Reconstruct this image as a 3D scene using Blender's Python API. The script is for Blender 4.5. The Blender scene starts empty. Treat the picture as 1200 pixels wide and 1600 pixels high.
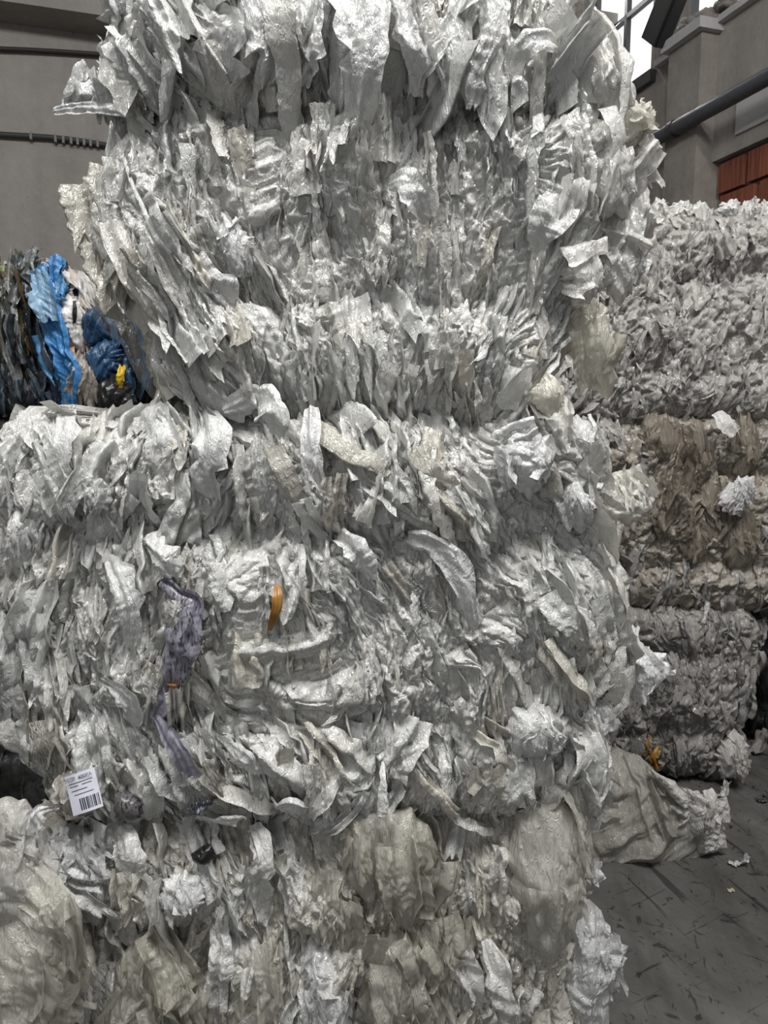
import bpy, math
import numpy as np

# ------------------------------------------------------------------ camera
F = 1155.0                      # focal length in pixels of the 1200x1600 frame
TILT = math.radians(7.4)        # camera looks a little down
EYE = np.array([0.0, 0.0, 1.64])
CT, ST = math.cos(TILT), math.sin(TILT)

def ray(px, py):
    a, b = (px - 600.0) / F, (800.0 - py) / F
    return np.array([a, CT + b * ST, -ST + b * CT])

def W(px, py, Y):
    """world point seen at pixel (px, py) that lies at depth Y"""
    r = ray(px, py)
    return EYE + r * (Y / r[1])

def project(P):
    d = P - EYE
    fwd = d[..., 1] * CT - d[..., 2] * ST
    up = d[..., 1] * ST + d[..., 2] * CT
    return 600 + F * d[..., 0] / fwd, 800 - F * up / fwd

scene = bpy.context.scene
COL = scene.collection
cd = bpy.data.cameras.new('camera'); cam = bpy.data.objects.new('camera', cd); COL.objects.link(cam)
cam.location = EYE; cam.rotation_euler = (math.radians(90) - TILT, 0, 0)
cd.sensor_fit = 'VERTICAL'; cd.sensor_height = 36.0; cd.lens = 36.0 * F / 1600.0
cd.clip_start = 0.05; cd.clip_end = 100
scene.camera = cam
vs = scene.view_settings
vs.view_transform = 'Standard'; vs.look = 'None'; vs.gamma = 1.0; vs.use_curve_mapping = False
vs.exposure = -0.26
cy = scene.cycles
cy.adaptive_threshold = 0.025; cy.max_bounces = 5; cy.diffuse_bounces = 3; cy.glossy_bounces = 2; cy.transmission_bounces = 4
cy.transparent_max_bounces = 10; cy.sample_clamp_indirect = 4.0
cy.caustics_reflective = False; cy.caustics_refractive = False

rng = np.random.default_rng(11)

# ------------------------------------------------------------------ mesh helpers
class MB:
    """collects grids and boxes and links them as ONE mesh object"""
    def __init__(s): s.v = []; s.f = []; s.c = []; s.n = 0
    def grid(s, P, tint=(.8, .8, .8), alpha=1.0, wrap=False):
        P = np.asarray(P, float); n, m = P.shape[:2]
        idx = np.arange(n * m).reshape(n, m) + s.n
        if wrap: idx = np.concatenate([idx, idx[:, :1]], 1)
        q = np.stack([idx[:-1, :-1], idx[:-1, 1:], idx[1:, 1:], idx[1:, :-1]], -1).reshape(-1, 4)
        s.v.append(P.reshape(-1, 3)); s.f.append(q)
        c = np.empty((n * m, 4)); t = np.asarray(tint, float)
        c[:, :3] = t.reshape(-1, 3) if t.ndim > 1 else t
        c[:, 3] = np.asarray(alpha, float).reshape(-1) if np.ndim(alpha) else alpha
        s.c.append(c); s.n += n * m
    def box(s, fn, u0, u1, n0, n1, z0, z1, tint=(.8, .8, .8)):
        P = [fn(u, n, z) for z in (z0, z1) for n in (n0, n1) for u in (u0, u1)]
        k = s.n
        s.v.append(np.array(P)); s.n += 8
        s.f.append(np.array([[0, 1, 3, 2], [4, 6, 7, 5], [0, 4, 5, 1], [2, 3, 7, 6], [0, 2, 6, 4], [1, 5, 7, 3]]) + k)
        c = np.ones((8, 4)); c[:, :3] = tint; s.c.append(c)
    def build(s, name, mat, parent=None, smooth=True, loc=None):
        v = np.concatenate(s.v); f = np.concatenate(s.f); c = np.concatenate(s.c)
        if parent is not None: v = v - np.array(parent.location)
        elif loc is not None: v = v - np.asarray(loc)
        me = bpy.data.meshes.new(name)
        me.vertices.add(len(v)); me.vertices.foreach_set('co', v.astype(np.float32).ravel())
        me.loops.add(len(f) * 4); me.loops.foreach_set('vertex_index', f.astype(np.int32).ravel())
        me.polygons.add(len(f)); me.polygons.foreach_set('loop_start', np.arange(0, len(f) * 4, 4, dtype=np.int32))
        me.update(calc_edges=True)
        me.polygons.foreach_set('use_smooth', np.full(len(f), smooth, dtype=bool))
        at = me.color_attributes.new('tint', 'FLOAT_COLOR', 'POINT')
        at.data.foreach_set('color', c.astype(np.float32).ravel())
        me.materials.append(mat); me.validate()
        o = bpy.data.objects.new(name, me); COL.objects.link(o)
        if parent is not None: o.parent = parent
        elif loc is not None: o.location = loc
        return o

def empty(name, loc, label, cat, group=None):
    o = bpy.data.objects.new(name, None); COL.objects.link(o); o.location = loc
    o.empty_display_size = .1; o['label'] = label; o['category'] = cat
    if group: o['group'] = group
    return o
def tag(o, label, cat, group=None):
    o['label'] = label; o['category'] = cat
    if group: o['group'] = group
    return o
def struct(o): o['kind'] = 'structure'; return o

# ------------------------------------------------------------------ crumple maps
def crumple_map(N, groups, seed):
    r = np.random.default_rng(seed); h = np.zeros((N, N))
    for cnt, r0, r1 in groups:
        for _ in range(cnt):
            cx, cy_ = r.random(2) * N; R = (r0 + (r1 - r0) * r.random()) * N
            th = r.random() * math.pi; R_i = int(R) + 1
            xs = np.arange(int(cx) - R_i, int(cx) + R_i + 1); ys = np.arange(int(cy_) - R_i, int(cy_) + R_i + 1)
            dx = (xs - cx)[None, :] / R; dy = (ys - cy_)[:, None] / R
            q = dx * dx + dy * dy; w = np.clip(1 - q, 0, 1) ** 2
            d = np.abs(dx * math.cos(th) + dy * math.sin(th))
            a = (1 if r.random() < .5 else -1) * R * (.5 + r.random())
            h[np.ix_(ys % N, xs % N)] += a * w * (.45 - d)
    h -= h.mean(); return h / h.std()
CM = crumple_map(768, [(160, .10, .22), (900, .04, .09), (3600, .015, .04)], 5)
FM = crumple_map(768, [(700, .05, .10), (5000, .015, .035), (9000, .007, .016)], 6)
def samp(u, v, M=CM):
    N = M.shape[0]; x = (u % 1.0) * N; y = (v % 1.0) * N
    x0 = np.floor(x).astype(int); y0 = np.floor(y).astype(int); fx = x - x0; fy = y - y0
    x0 %= N; y0 %= N; x1 = (x0 + 1) % N; y1 = (y0 + 1) % N
    return (M[y0, x0] * (1 - fx) + M[y0, x1] * fx) * (1 - fy) + (M[y1, x0] * (1 - fx) + M[y1, x1] * fx) * fy
LM = np.random.default_rng(3).normal(size=(64, 64))
def low(u, v):
    def sm(t): return t * t * (3 - 2 * t)
    x0 = np.floor(u).astype(int); y0 = np.floor(v).astype(int); fx = sm(u - x0); fy = sm(v - y0)
    a = LM[y0 % 64, x0 % 64]; b = LM[y0 % 64, (x0 + 1) % 64]; c = LM[(y0 + 1) % 64, x0 % 64]; d = LM[(y0 + 1) % 64, (x0 + 1) % 64]
    return (a * (1 - fx) + b * fx) * (1 - fy) + (c * (1 - fx) + d * fx) * fy

def facet(x, y, r, lam=.06, n=6, amp=.16, main=None, fall=.66, shift=0.0):
    """crumpled film: flat facets between straight sharp creases of many directions and sizes"""
    h = np.zeros(np.broadcast(x, y).shape); o1, o2 = r.random(2) * 60
    for i in range(n):
        th = (main + r.normal() * .35) if (main is not None and i < n // 2) else r.random() * np.pi
        c = x * math.cos(th) + y * math.sin(th) + .12 * lam * low(o1 + x / (lam * 1.6), o2 + y / (lam * 1.6)) + shift * (1 + i)
        m = int(max(8, 4.0 / lam)); kn = np.cumsum(lam * (.35 + r.random(m))); per = kn[-1]
        z = np.where(np.arange(m) % 2 == 0, 1, -1) * (.4 + .6 * r.random(m)) * lam * amp; z[-1] = z[0]; kn = np.concatenate([[0], kn[:-1] + lam]); kn[-1] = per
        h += np.interp(np.mod(c, per), kn, z) * np.clip(.75 + .7 * low(o2 + x / (lam * 2.5), o1 + i * 3 + y / (lam * 2.5)), 0, 1.4)
        lam *= fall
    return h

def voro(u, v, seed):
    """jittered-grid Voronoi: F1, F2-F1, three random numbers per cell and the offset from its point"""
    iu, iv = np.floor(u).astype(int), np.floor(v).astype(int)
    T = np.random.default_rng(seed).random((64, 64, 5))
    f1 = np.full(u.shape, 9.0); f2 = np.full(u.shape, 9.0); du = np.zeros(u.shape); dv = np.zeros(u.shape); ci = np.zeros(u.shape, int); cj = np.zeros(u.shape, int)
    for a in (-1, 0, 1):
        for b in (-1, 0, 1):
            q = T[(iv + b) % 64, (iu + a) % 64]; x = u - (iu + a + q[..., 0]); y = v - (iv + b + q[..., 1])
            d = np.hypot(x, y); n = d < f1
            f2 = np.where(n, f1, np.minimum(f2, d)); f1 = np.where(n, d, f1)
            du = np.where(n, x, du); dv = np.where(n, y, dv); ci = np.where(n, iu + a, ci); cj = np.where(n, iv + b, cj)
    return f1, f2 - f1, T[cj % 64, ci % 64, 2:], du, dv

# ------------------------------------------------------------------ materials
def nt(name):
    m = bpy.data.materials.new(name); m.use_nodes = True; t = m.node_tree; t.nodes.clear()
    return m, t, t.nodes.new('ShaderNodeOutputMaterial')
def nd(t, kind, **kw):
    n = t.nodes.new(kind)
    for k, v in kw.items():
        if k in ('op',): n.operation = v
        elif k in n.inputs: n.inputs[k].default_value = v
        else: setattr(n, k, v)
    return n

def film_mat(name, rough=.19, trans=.2, bump=.7, spec=1.0, bscale=90, zs=.4):
    m, t, out = nt(name); L = t.links.new
    at = nd(t, 'ShaderNodeAttribute', attribute_name='tint')
    tc = nd(t, 'ShaderNodeTexCoord')
    mp = nd(t, 'ShaderNodeMapping'); mp.inputs['Scale'].default_value = (1, 1, zs); L(tc.outputs['Object'], mp.inputs['Vector'])
    v1 = nd(t, 'ShaderNodeTexNoise', Scale=bscale, Detail=3.0, Roughness=.55, Distortion=1.0); L(mp.outputs[0], v1.inputs['Vector'])
    rd = nd(t, 'ShaderNodeMath', op='SUBTRACT'); rd.inputs[1].default_value = .5; L(v1.outputs[0], rd.inputs[0])
    ab = nd(t, 'ShaderNodeMath', op='ABSOLUTE'); L(rd.outputs[0], ab.inputs[0])
    ad = nd(t, 'ShaderNodeVectorMath', op='ADD'); sc_ = nd(t, 'ShaderNodeVectorMath', op='SCALE'); sc_.inputs['Scale'].default_value = .03
    L(v1.outputs['Color'], sc_.inputs[0]); L(mp.outputs[0], ad.inputs[0]); L(sc_.outputs[0], ad.inputs[1])
    vo = nd(t, 'ShaderNodeTexVoronoi', Scale=bscale * .6); vo.feature = 'F1'; L(ad.outputs[0], vo.inputs['Vector'])
    sm_ = nd(t, 'ShaderNodeMath', op='MULTIPLY_ADD'); sm_.inputs[1].default_value = .35; L(vo.outputs['Distance'], sm_.inputs[0]); L(ab.outputs[0], sm_.inputs[2])
    bp = nd(t, 'ShaderNodeBump', Strength=bump, Distance=.012); L(sm_.outputs[0], bp.inputs['Height'])
    pr = nd(t, 'ShaderNodeBsdfPrincipled'); pr.inputs['Roughness'].default_value = rough
    pr.inputs['Specular IOR Level'].default_value = spec
    L(at.outputs['Color'], pr.inputs['Base Color']); L(bp.outputs[0], pr.inputs['Normal'])
    tr = nd(t, 'ShaderNodeBsdfTranslucent'); L(at.outputs['Color'], tr.inputs['Color']); L(bp.outputs[0], tr.inputs['Normal'])
    mx = nd(t, 'ShaderNodeMixShader'); mx.inputs[0].default_value = trans
    L(pr.outputs[0], mx.inputs[1]); L(tr.outputs[0], mx.inputs[2])
    tp = nd(t, 'ShaderNodeBsdfTransparent')
    m2 = nd(t, 'ShaderNodeMixShader'); L(at.outputs['Alpha'], m2.inputs[0]); L(tp.outputs[0], m2.inputs[1]); L(mx.outputs[0], m2.inputs[2])
    L(m2.outputs[0], out.inputs[0]); return m
FILM = film_mat('white_film')
CLEAR = film_mat('clear_film', rough=.22, trans=.3, bump=.8, spec=1.0, bscale=75, zs=.14)
COLOUR = film_mat('coloured_film', rough=.25, trans=.1, bump=.5, spec=.6, zs=.2)

def plain(name, col, rough=.6, metal=0.0):
    m, t, out = nt(name)
    p = nd(t, 'ShaderNodeBsdfPrincipled'); p.inputs['Base Color'].default_value = (*col, 1); p.inputs['Roughness'].default_value = rough
    p.inputs['Metallic'].default_value = metal
    n = nd(t, 'ShaderNodeTexNoise', Scale=25.0, Detail=4.0); mx = nd(t, 'ShaderNodeMix', data_type='RGBA')
    tc = nd(t, 'ShaderNodeTexCoord'); t.links.new(tc.outputs['Object'], n.inputs['Vector'])
    mx.inputs[6].default_value = (*[c * .75 for c in col], 1); mx.inputs[7].default_value = (*[min(1, c * 1.2) for c in col], 1)
    t.links.new(n.outputs[0], mx.inputs[0]); t.links.new(mx.outputs[2], p.inputs['Base Color'])
    t.links.new(p.outputs[0], out.inputs[0]); return m

def plaster(name, base, dark, streak=1.0, rough=.85, blotch=1.6):
    """old concrete / plaster with blotches, vertical run marks and specks"""
    m, t, out = nt(name); L = t.links.new
    tc = nd(t, 'ShaderNodeTexCoord')
    n1 = nd(t, 'ShaderNodeTexNoise', Scale=blotch, Detail=6.0, Roughness=.6); L(tc.outputs['Object'], n1.inputs['Vector'])
    mp = nd(t, 'ShaderNodeMapping'); mp.inputs['Scale'].default_value = (5, 5, .35); L(tc.outputs['Object'], mp.inputs['Vector'])
    n2 = nd(t, 'ShaderNodeTexNoise', Scale=1.0, Detail=5.0, Roughness=.55); L(mp.outputs[0], n2.inputs['Vector'])
    n3 = nd(t, 'ShaderNodeTexNoise', Scale=14.0, Detail=5.0, Roughness=.7); L(tc.outputs['Object'], n3.inputs['Vector'])
    a = nd(t, 'ShaderNodeMath', op='MULTIPLY'); a.inputs[1].default_value = .5 * streak; L(n2.outputs[0], a.inputs[0])
    b = nd(t, 'ShaderNodeMath', op='MULTIPLY_ADD'); b.inputs[1].default_value = .6; L(n1.outputs[0], b.inputs[0]); L(a.outputs[0], b.inputs[2])
    c = nd(t, 'ShaderNodeMath', op='MULTIPLY_ADD'); c.inputs[1].default_value = .35; L(n3.outputs[0], c.inputs[0]); L(b.outputs[0], c.inputs[2])
    cr = nd(t, 'ShaderNodeValToRGB'); cr.color_ramp.elements[0].position = .45; cr.color_ramp.elements[1].position = .95
    cr.color_ramp.elements[0].color = (*dark, 1); cr.color_ramp.elements[1].color = (*base, 1)
    L(c.outputs[0], cr.inputs[0])
    vo = nd(t, 'ShaderNodeTexNoise', Scale=9.0, Detail=8.0, Roughness=.75); L(tc.outputs['Object'], vo.inputs['Vector'])
    sp = nd(t, 'ShaderNodeValToRGB'); sp.color_ramp.elements[0].position = .29; sp.color_ramp.elements[1].position = .34
    sp.color_ramp.elements[0].color = (.35, .33, .3, 1); sp.color_ramp.elements[1].color = (1, 1, 1, 1); L(vo.outputs[0], sp.inputs[0])
    mu = nd(t, 'ShaderNodeMix', data_type='RGBA', blend_type='MULTIPLY'); mu.inputs[0].default_value = 1
    L(cr.outputs[0], mu.inputs[6]); L(sp.outputs[0], mu.inputs[7])
    p = nd(t, 'ShaderNodeBsdfPrincipled'); p.inputs['Roughness'].default_value = rough; p.inputs['Specular IOR Level'].default_value = .2
    L(mu.outputs[2], p.inputs['Base Color'])
    bp = nd(t, 'ShaderNodeBump', Strength=.4, Distance=.02); L(n3.outputs[0], bp.inputs['Height']); L(bp.outputs[0], p.inputs['Normal'])
    L(p.outputs[0], out.inputs[0]); return m

# ------------------------------------------------------------------ film sheets
def flap_local(r, w, l, pleat=.25, gather=.6, crA=.0025, tw=(0, 0), th=(0, 0, 0), embed=.01, nx=14, ny=26, rag=.12, crF=3.0):
    """one torn film sheet: X across, Y along (0 = held end), Z outwards"""
    s = np.linspace(-.5, .5, nx); t = np.linspace(0, 1, ny); S, T = np.meshgrid(s, t)
    K = int(r.integers(6, 12)); kn = np.linspace(-.5, .5, K) + r.normal(size=K) * .04; kn[0], kn[-1] = -.5, .5
    kn = np.sort(kn)
    za = np.interp(s, kn, r.normal(size=K)); zb = np.interp(s, kn, r.normal(size=K))
    Zp = w * pleat * (za[None] * (1 - T) + (.5 * za + .5 * zb)[None] * T)
    sc = gather + (1 - gather) * T ** .7
    jt = np.interp(t, np.linspace(0, 1, 7), r.normal(size=7)) * rag; jt2 = np.interp(t, np.linspace(0, 1, 7), r.normal(size=7)) * rag
    X = w * (S * sc + (S + .5) * jt[:, None] * .5 + (.5 - S) * jt2[:, None] * .5)
    le = 1 + np.interp(s, np.linspace(-.5, .5, 8), r.normal(size=8)) * rag
    A = T * le[None] * l
    u0, v0 = r.random(2)
    Zc = facet(X, A, r, .03, 4, .16 * crA / .004, main=.2) + samp(v0 + X * crF * .8, u0 + A * crF * .55, FM) * crA * .4
    a = tw[0] + (tw[1] - tw[0]) * T; ca, sa = np.cos(a), np.sin(a); Zp = Zp + Zc
    X, Zr = X * ca - Zp * sa, X * sa + Zp * ca
    ang = th[0] + th[1] * t + th[2] * t * t; dt = 1.0 / (ny - 1)
    cyi = np.concatenate([[0], np.cumsum(np.cos(ang[:-1]) * dt)]); czi = np.concatenate([[0], np.cumsum(np.sin(ang[:-1]) * dt)])
    Y = cyi[:, None] * le[None] * l - Zr * np.sin(ang)[:, None]
    Z = czi[:, None] * l + Zr * np.cos(ang)[:, None] - embed
    return np.stack([X, Y, Z], -1)

def white_tint(r, warm=0.0):
    k = r.random(); b = .86 + .10 * r.random()
    if k < .55: c = np.array([.785, .785, .76])
    elif k < .88: c = np.array([.78, .77, .725])
    else: c = np.array([.68, .655, .585])
    c = c * (1 - warm) + np.array([.76, .70, .60]) * warm
    return c * b

def ribbon(mb, pts, widths, normal=(0, -1, 0), twist=None, n=40, m=16, pleat=.12, crA=.003, rag=.06, tint=(.8, .8, .8), alpha=1.0, r=rng, crF=4.0, bow=0.0, tip=None):
    """film strip along a 3-D path"""
    pts = np.asarray(pts, float); k = len(pts); tt = np.linspace(0, k - 1, n)
    def cat(a):
        a = np.asarray(a, float); i = np.clip(np.floor(tt).astype(int), 0, k - 2); f = tt - i
        g = lambda j: a[np.clip(j, 0, k - 1)]
        f_ = f[:, None] if a.ndim > 1 else f
        p0, p1, p2, p3 = g(i - 1), g(i), g(i + 1), g(i + 2)
        return .5 * (2 * p1 + (p2 - p0) * f_ + (2 * p0 - 5 * p1 + 4 * p2 - p3) * f_ ** 2 + (3 * p1 - p0 - 3 * p2 + p3) * f_ ** 3)
    C = cat(pts); wd = np.maximum(cat(widths), .001)
    tg = np.gradient(C, axis=0); tg /= np.linalg.norm(tg, axis=1)[:, None]
    N0 = np.asarray(normal, float); B = np.cross(tg, N0); B /= np.linalg.norm(B, axis=1)[:, None]; Nn = np.cross(B, tg)
    if twist is not None:
        a = np.interp(tt, np.arange(k), twist)[:, None]; B, Nn = B * np.cos(a) + Nn * np.sin(a), Nn * np.cos(a) - B * np.sin(a)
    s = np.linspace(-.5, .5, m); K = 7; q = np.linspace(-.5, .5, K)
    za, zb = np.interp(s, q, r.normal(size=K)), np.interp(s, q, r.normal(size=K)); f = np.linspace(0, 1, n)[:, None]
    z = pleat * wd[:, None] * (za * (1 - f) + zb * f) * .5 + bow * wd[:, None] * (1 - 4 * s * s)[None]
    e1 = np.interp(tt, np.linspace(0, k - 1, 12), r.normal(size=12)) * rag; e2 = np.interp(tt, np.linspace(0, k - 1, 12), r.normal(size=12)) * rag
    x = wd[:, None] * (s[None] + np.maximum(s, 0)[None] * 2 * e1[:, None] + np.minimum(s, 0)[None] * 2 * e2[:, None])
    L = np.concatenate([[0], np.cumsum(np.linalg.norm(np.diff(C, axis=0), axis=1))])
    u0, v0 = r.random(2); z = z + facet(x, L[:, None] + 0 * x, r, .045, 6, .13 * crA / .003 * min(1, float(np.max(wd)) / .05), main=.25) + samp(u0 + x * crF, v0 + L[:, None] * crF * .6 + 0 * x) * crA * .3
    endj = np.interp(s, np.linspace(-.5, .5, 9), r.normal(size=9)) * rag * 1.5
    ye = np.zeros_like(x); ye[-4:] += (np.linspace(.25, 1, 4)[:, None] * endj[None] * wd[-4:, None])
    P = C[:, None] + B[:, None] * x[..., None] + Nn[:, None] * z[..., None] + tg[:, None] * ye[..., None]
    mb.grid(P, tint, alpha)

def puff(mb, outline, Y, front=.05, back=.05, crA=.006, tint=(.8, .8, .8), alpha=1.0, r=rng, crF=2.2, slope=(0, 0), st=.0032, edge=.012, pw=.6, folds=.0, fdir=0.0, lam=.055, stretch=.6, flaps=0):
    """puffed crumpled film bag: a closed body whose outline stands at depth Y, with its own thickness.
    slope = change of depth per metre to the right / upwards; fdir = angle across the folds"""
    O = np.array([W(a, b, Y) for a, b in outline]); c = O.mean(0); D = O - c
    ang = np.arctan2(D[:, 2], D[:, 0]); o = np.argsort(ang); ang = ang[o]; rad = np.hypot(D[o, 0], D[o, 2])
    ang = np.concatenate([ang[-1:] - 2 * np.pi, ang, ang[:1] + 2 * np.pi]); rad = np.concatenate([rad[-1:], rad, rad[:1]])
    edge = min(edge, .10 * rad.max()); flaps = int(round(flaps * min(1.0, rad.max() / .075))); ja = np.linspace(-np.pi, np.pi, 49); jr = r.normal(size=48) * edge; jr = np.concatenate([jr, jr[:1]])
    k = int(np.clip(rad.max() * 2 / st, 24, 150)); q = np.linspace(-1, 1, k); U, V = np.meshgrid(q, q)
    m = np.maximum(np.abs(U), np.abs(V)); rr_ = np.hypot(U, V) + 1e-9
    Ud, Vd = U * m / rr_, V * m / rr_                            # square -> disc
    A = np.arctan2(Vd, Ud); R = m * np.interp(A, ang, rad) + np.interp(A, ja, jr) * m ** 8
    X0, Z0 = R * np.cos(A), R * np.sin(A); g = np.clip(1 - m * m, 0, 1)
    u0, v0 = r.random(2); ca, sa = math.cos(fdir), math.sin(fdir)
    P_, Q_ = X0 * ca + Z0 * sa, -X0 * sa + Z0 * ca               # across / along the folds
    ks_ = crA / .006; h = facet(P_, Q_ * stretch, r, lam, 7, .17 * ks_, main=0.0) + samp(u0 + P_ * crF, v0 + Q_ * crF * .5) * crA * .18 + samp(u0 + P_ * crF * 1.3, v0 + Q_ * crF * .8, FM) * crA * .12
    lmp = .22 * front * low(u0 * 60 + P_ * 22, v0 * 60 + Q_ * 11)
    if folds:
        wv = P_ + .006 * samp(v0 + P_, u0 + Q_ * .8) + .012 * low(u0 * 40 + P_ * 12, v0 * 40 + Q_ * 9)
        kk = np.arange(-1, 1, .009); n_ = len(kk); z1, z2 = r.normal(size=n_), r.normal(size=n_); f = .5 + .5 * low(u0 * 30 + P_ * 6, Q_ * 9)
        h = h + (np.interp(wv, kk, z1) * f + np.interp(wv, kk, z2) * (1 - f)) * folds
    X = X0 + facet(X0, Z0 * stretch, r, lam, 5, .05 * ks_)
    Z = Z0 + facet(X0, Z0 * stretch, r, lam, 5, .05 * ks_)
    for sg, dp in ((-1, front), (1, back)):
        Yv = sg * (dp * g ** pw + (h + lmp * g) * np.minimum(1, g * 3)) + slope[0] * X + slope[1] * Z
        G = np.stack([c[0] + X, c[1] + Yv, c[2] + Z], -1); mb.grid(G, tint, alpha)
        if flaps and sg < 0:                                       # loose folds of the same film lying on it
            Nn = np.cross(np.gradient(G, axis=1), np.gradient(G, axis=0)); Nn /= np.linalg.norm(Nn, axis=-1)[..., None] + 1e-9
            sz = float(np.clip(rad.max(), .06, .11)) if folds == 0 or rad.max() < .05 else float(np.clip(rad.max(), .08, .2))
            for _ in range(flaps):
                i, j = r.integers(2, k - 2, 2); n = Nn[max(0, i - 5):i + 6, max(0, j - 5):j + 6].mean((0, 1)); n /= np.linalg.norm(n) + 1e-9
                if n[1] > 0: n = -n
                p = G[i, j]; o = c + np.array([0, 0, .3 * rad.max()])
                T = p - o; T = T / (np.linalg.norm(T) + 1e-9) * .3 + np.array([0, 0, -.8]) + r.normal(size=3) * (.4 if stretch > .3 else .18); T -= n * T.dot(n); T /= np.linalg.norm(T) + 1e-9
                w_, l_ = sz * (.3 + .35 * r.random()), sz * (.6 + .5 * r.random()); b_ = .15 + .25 * r.random()
                q = flap_local(r, w_, l_, .2, .8, .004, (r.normal() * .3, r.normal() * .4), (b_, -b_ * 2.1, .1), .008, max(8, int(w_ / .003)), max(9, int(l_ / .003)))
                q[..., 1] -= l_ * .6
                mb.grid(p + q[..., :1] * np.cross(n, T) + q[..., 1:2] * T + q[..., 2:] * n, np.asarray(tint) * (.92 + .1 * r.random()), alpha)

# ------------------------------------------------------------------ bales
def bale_surface(z0, z1, left, right, yf, D, ties, seed, step=.0024, lump=.020, Y0=None, lean=0.0, flow=None, cell=(.036, .085), amp=1.0, fine=1.0, mod=None):
    """a press-packed bale: rounded block, pinched at its tie lines. left/right: (pixel y, pixel x) outline at depth Y0"""
    Y0 = Y0 or yf + .1
    def tab(T):
        z = np.array([W(x, y, Y0)[2] for y, x in T]); xx = np.array([W(x, y, Y0)[0] for y, x in T]); o = np.argsort(z); return z[o], xx[o]
    zl, xl = tab(left); zr, xr = tab(right)
    nz = int((z1 - z0) / step) + 1; v = np.linspace(0, 1, nz); z = z0 + (z1 - z0) * v
    XL, XR = np.interp(z, zl, xl), np.interp(z, zr, xr)
    # section: left side, front, right side, back   (unit coords X in -1..1, Y in 0..1)
    hw = (XR - XL).mean() / 2; rc = .10
    segs = []
    def line(a, b, st):
        n = max(2, int(np.hypot(b[0] - a[0], b[1] - a[1]) / st)); f = np.linspace(0, 1, n, endpoint=False)[:, None]
        return np.array(a)[None] * (1 - f) + np.array(b)[None] * f
    def arc(cx, cy_, a0, a1, st):
        n = max(3, int(rc * abs(a1 - a0) / st)); a = np.linspace(a0, a1, n, endpoint=False)
        return np.stack([cx + rc * np.cos(a), cy_ + rc * np.sin(a)], 1)
    p = np.pi
    segs = [line((-hw, D), (-hw, .45), .03), line((-hw, .45), (-hw, rc), .012), arc(-hw + rc, rc, p, 1.5 * p, step), line((-hw + rc, 0), (hw - rc, 0), step),
            arc(hw - rc, rc, 1.5 * p, 2 * p, step), line((hw, rc), (hw, .45), .012), line((hw, .45), (hw, D), .03), line((hw, D), (-hw, D), .06)]
    S = np.concatenate(segs); side = np.concatenate([np.full(len(q), i) for i, q in enumerate(segs)])
    tg = np.roll(S, -1, 0) - np.roll(S, 1, 0); n2 = np.stack([tg[:, 1], -tg[:, 0]], 1); n2 /= np.linalg.norm(n2, axis=1)[:, None]
    al = np.concatenate([[0], np.cumsum(np.linalg.norm(np.diff(S, axis=0), axis=1))])
    A, Z = np.meshgrid(al, z); Vv = v[:, None] + 0 * A
    d = np.zeros_like(A)
    for tz, dp, wd in ties:
        wob = tz + .012 * low(A * 5 + seed, 0 * A + 3.3)
        d -= dp * np.exp(-np.abs((Z - wob) / wd) ** 1.3)
    e = np.abs(2 * Vv - 1); d -= .065 * e ** 9
    # the pressed layers: upright gathers of film, each pushed out and tilted by its own amount, creased all over
    so = seed * 7.31; cx0 = (XL + XR) / 2; kk = ((XR - XL) / 2 / hw)
    Xa = cx0[:, None] + kk[:, None] * S[:, 0][None]; qx, qy = project(np.stack([Xa, yf + S[:, 1][None] + 0 * Xa, Z], -1))
    ph = flow(qx[::4].ravel(), qy[::4].ravel()).reshape(qx[::4].shape) if flow else 0 * Xa[::4]
    ph = np.repeat(ph, 4, 0)[:nz]
    As = A + np.cumsum(np.tan(ph), 0) * (z[1] - z[0]) + .012 * low(A * 14 + so, Z * 9) + .004 * samp(A * 1.5, Z * .8 + so)
    Zs = Z + .02 * low(A * 10, Z * 10 + so)
    sm = mod(qx, qy) if mod else 1.0
    h = lump * (.8 * low(A * 7 + so, Z * 5 + so) + .5 * low(As * 19 + so, Z * 8 + 2 * so))
    f1, fd, rn, du, dv = voro(As / cell[0], Zs / cell[1] + seed, seed)
    h += amp * (.020 * (rn[..., 0] - .5) + .022 * (rn[..., 1] - .5) * du + .020 * (rn[..., 2] - .3) * dv + .012 * np.minimum(1, fd / .5) ** .6)
    rf = np.random.default_rng(seed + 400)
    cr_ = facet(As + .5 * rn[..., 0], Zs * .6 + .7 * rn[..., 1], rf, .034, 6, .17, main=.15)
    f1, fd, rn, du, dv = voro((As + .25 * Zs) / cell[0] * 2.1, Zs / cell[1] * 1.9 + seed, seed + 50)
    h += amp * .55 * (.012 * (rn[..., 0] - .5) + .018 * (rn[..., 1] - .5) * du + .012 * (rn[..., 2] - .3) * dv + .007 * np.minimum(1, fd / .5) ** .7)
    f1, fd, rn, du, dv = voro((As - .2 * Zs) / cell[0] * 3.6, Zs / cell[1] * 2.4 + seed, seed + 90)
    h += amp * (.0065 * (rn[..., 0] - .5) + .008 * (rn[..., 1] - .5) * du + .004 * np.minimum(1, fd / .5))
    h += fine * (cr_ + facet(As + .4 * rn[..., 2], Zs * .7 + .5 * rn[..., 1], rf, .016, 4, .17, main=.3) * .8 + .002 * samp(As * 1.7 + so, Zs * .8 + so) + .0014 * samp(As * 2.2 + so, Zs * 1.25 + so, FM))
    d += h * sm
    lat = fine * sm * (.004 * samp(Z * 1.1 + so, A * 1.3 + so + .4) + .003 * samp(Z * 2 + so, A * 2 + so + .7, FM))
    cx = (XL + XR) / 2; k = ((XR - XL) / 2 / hw)
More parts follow.
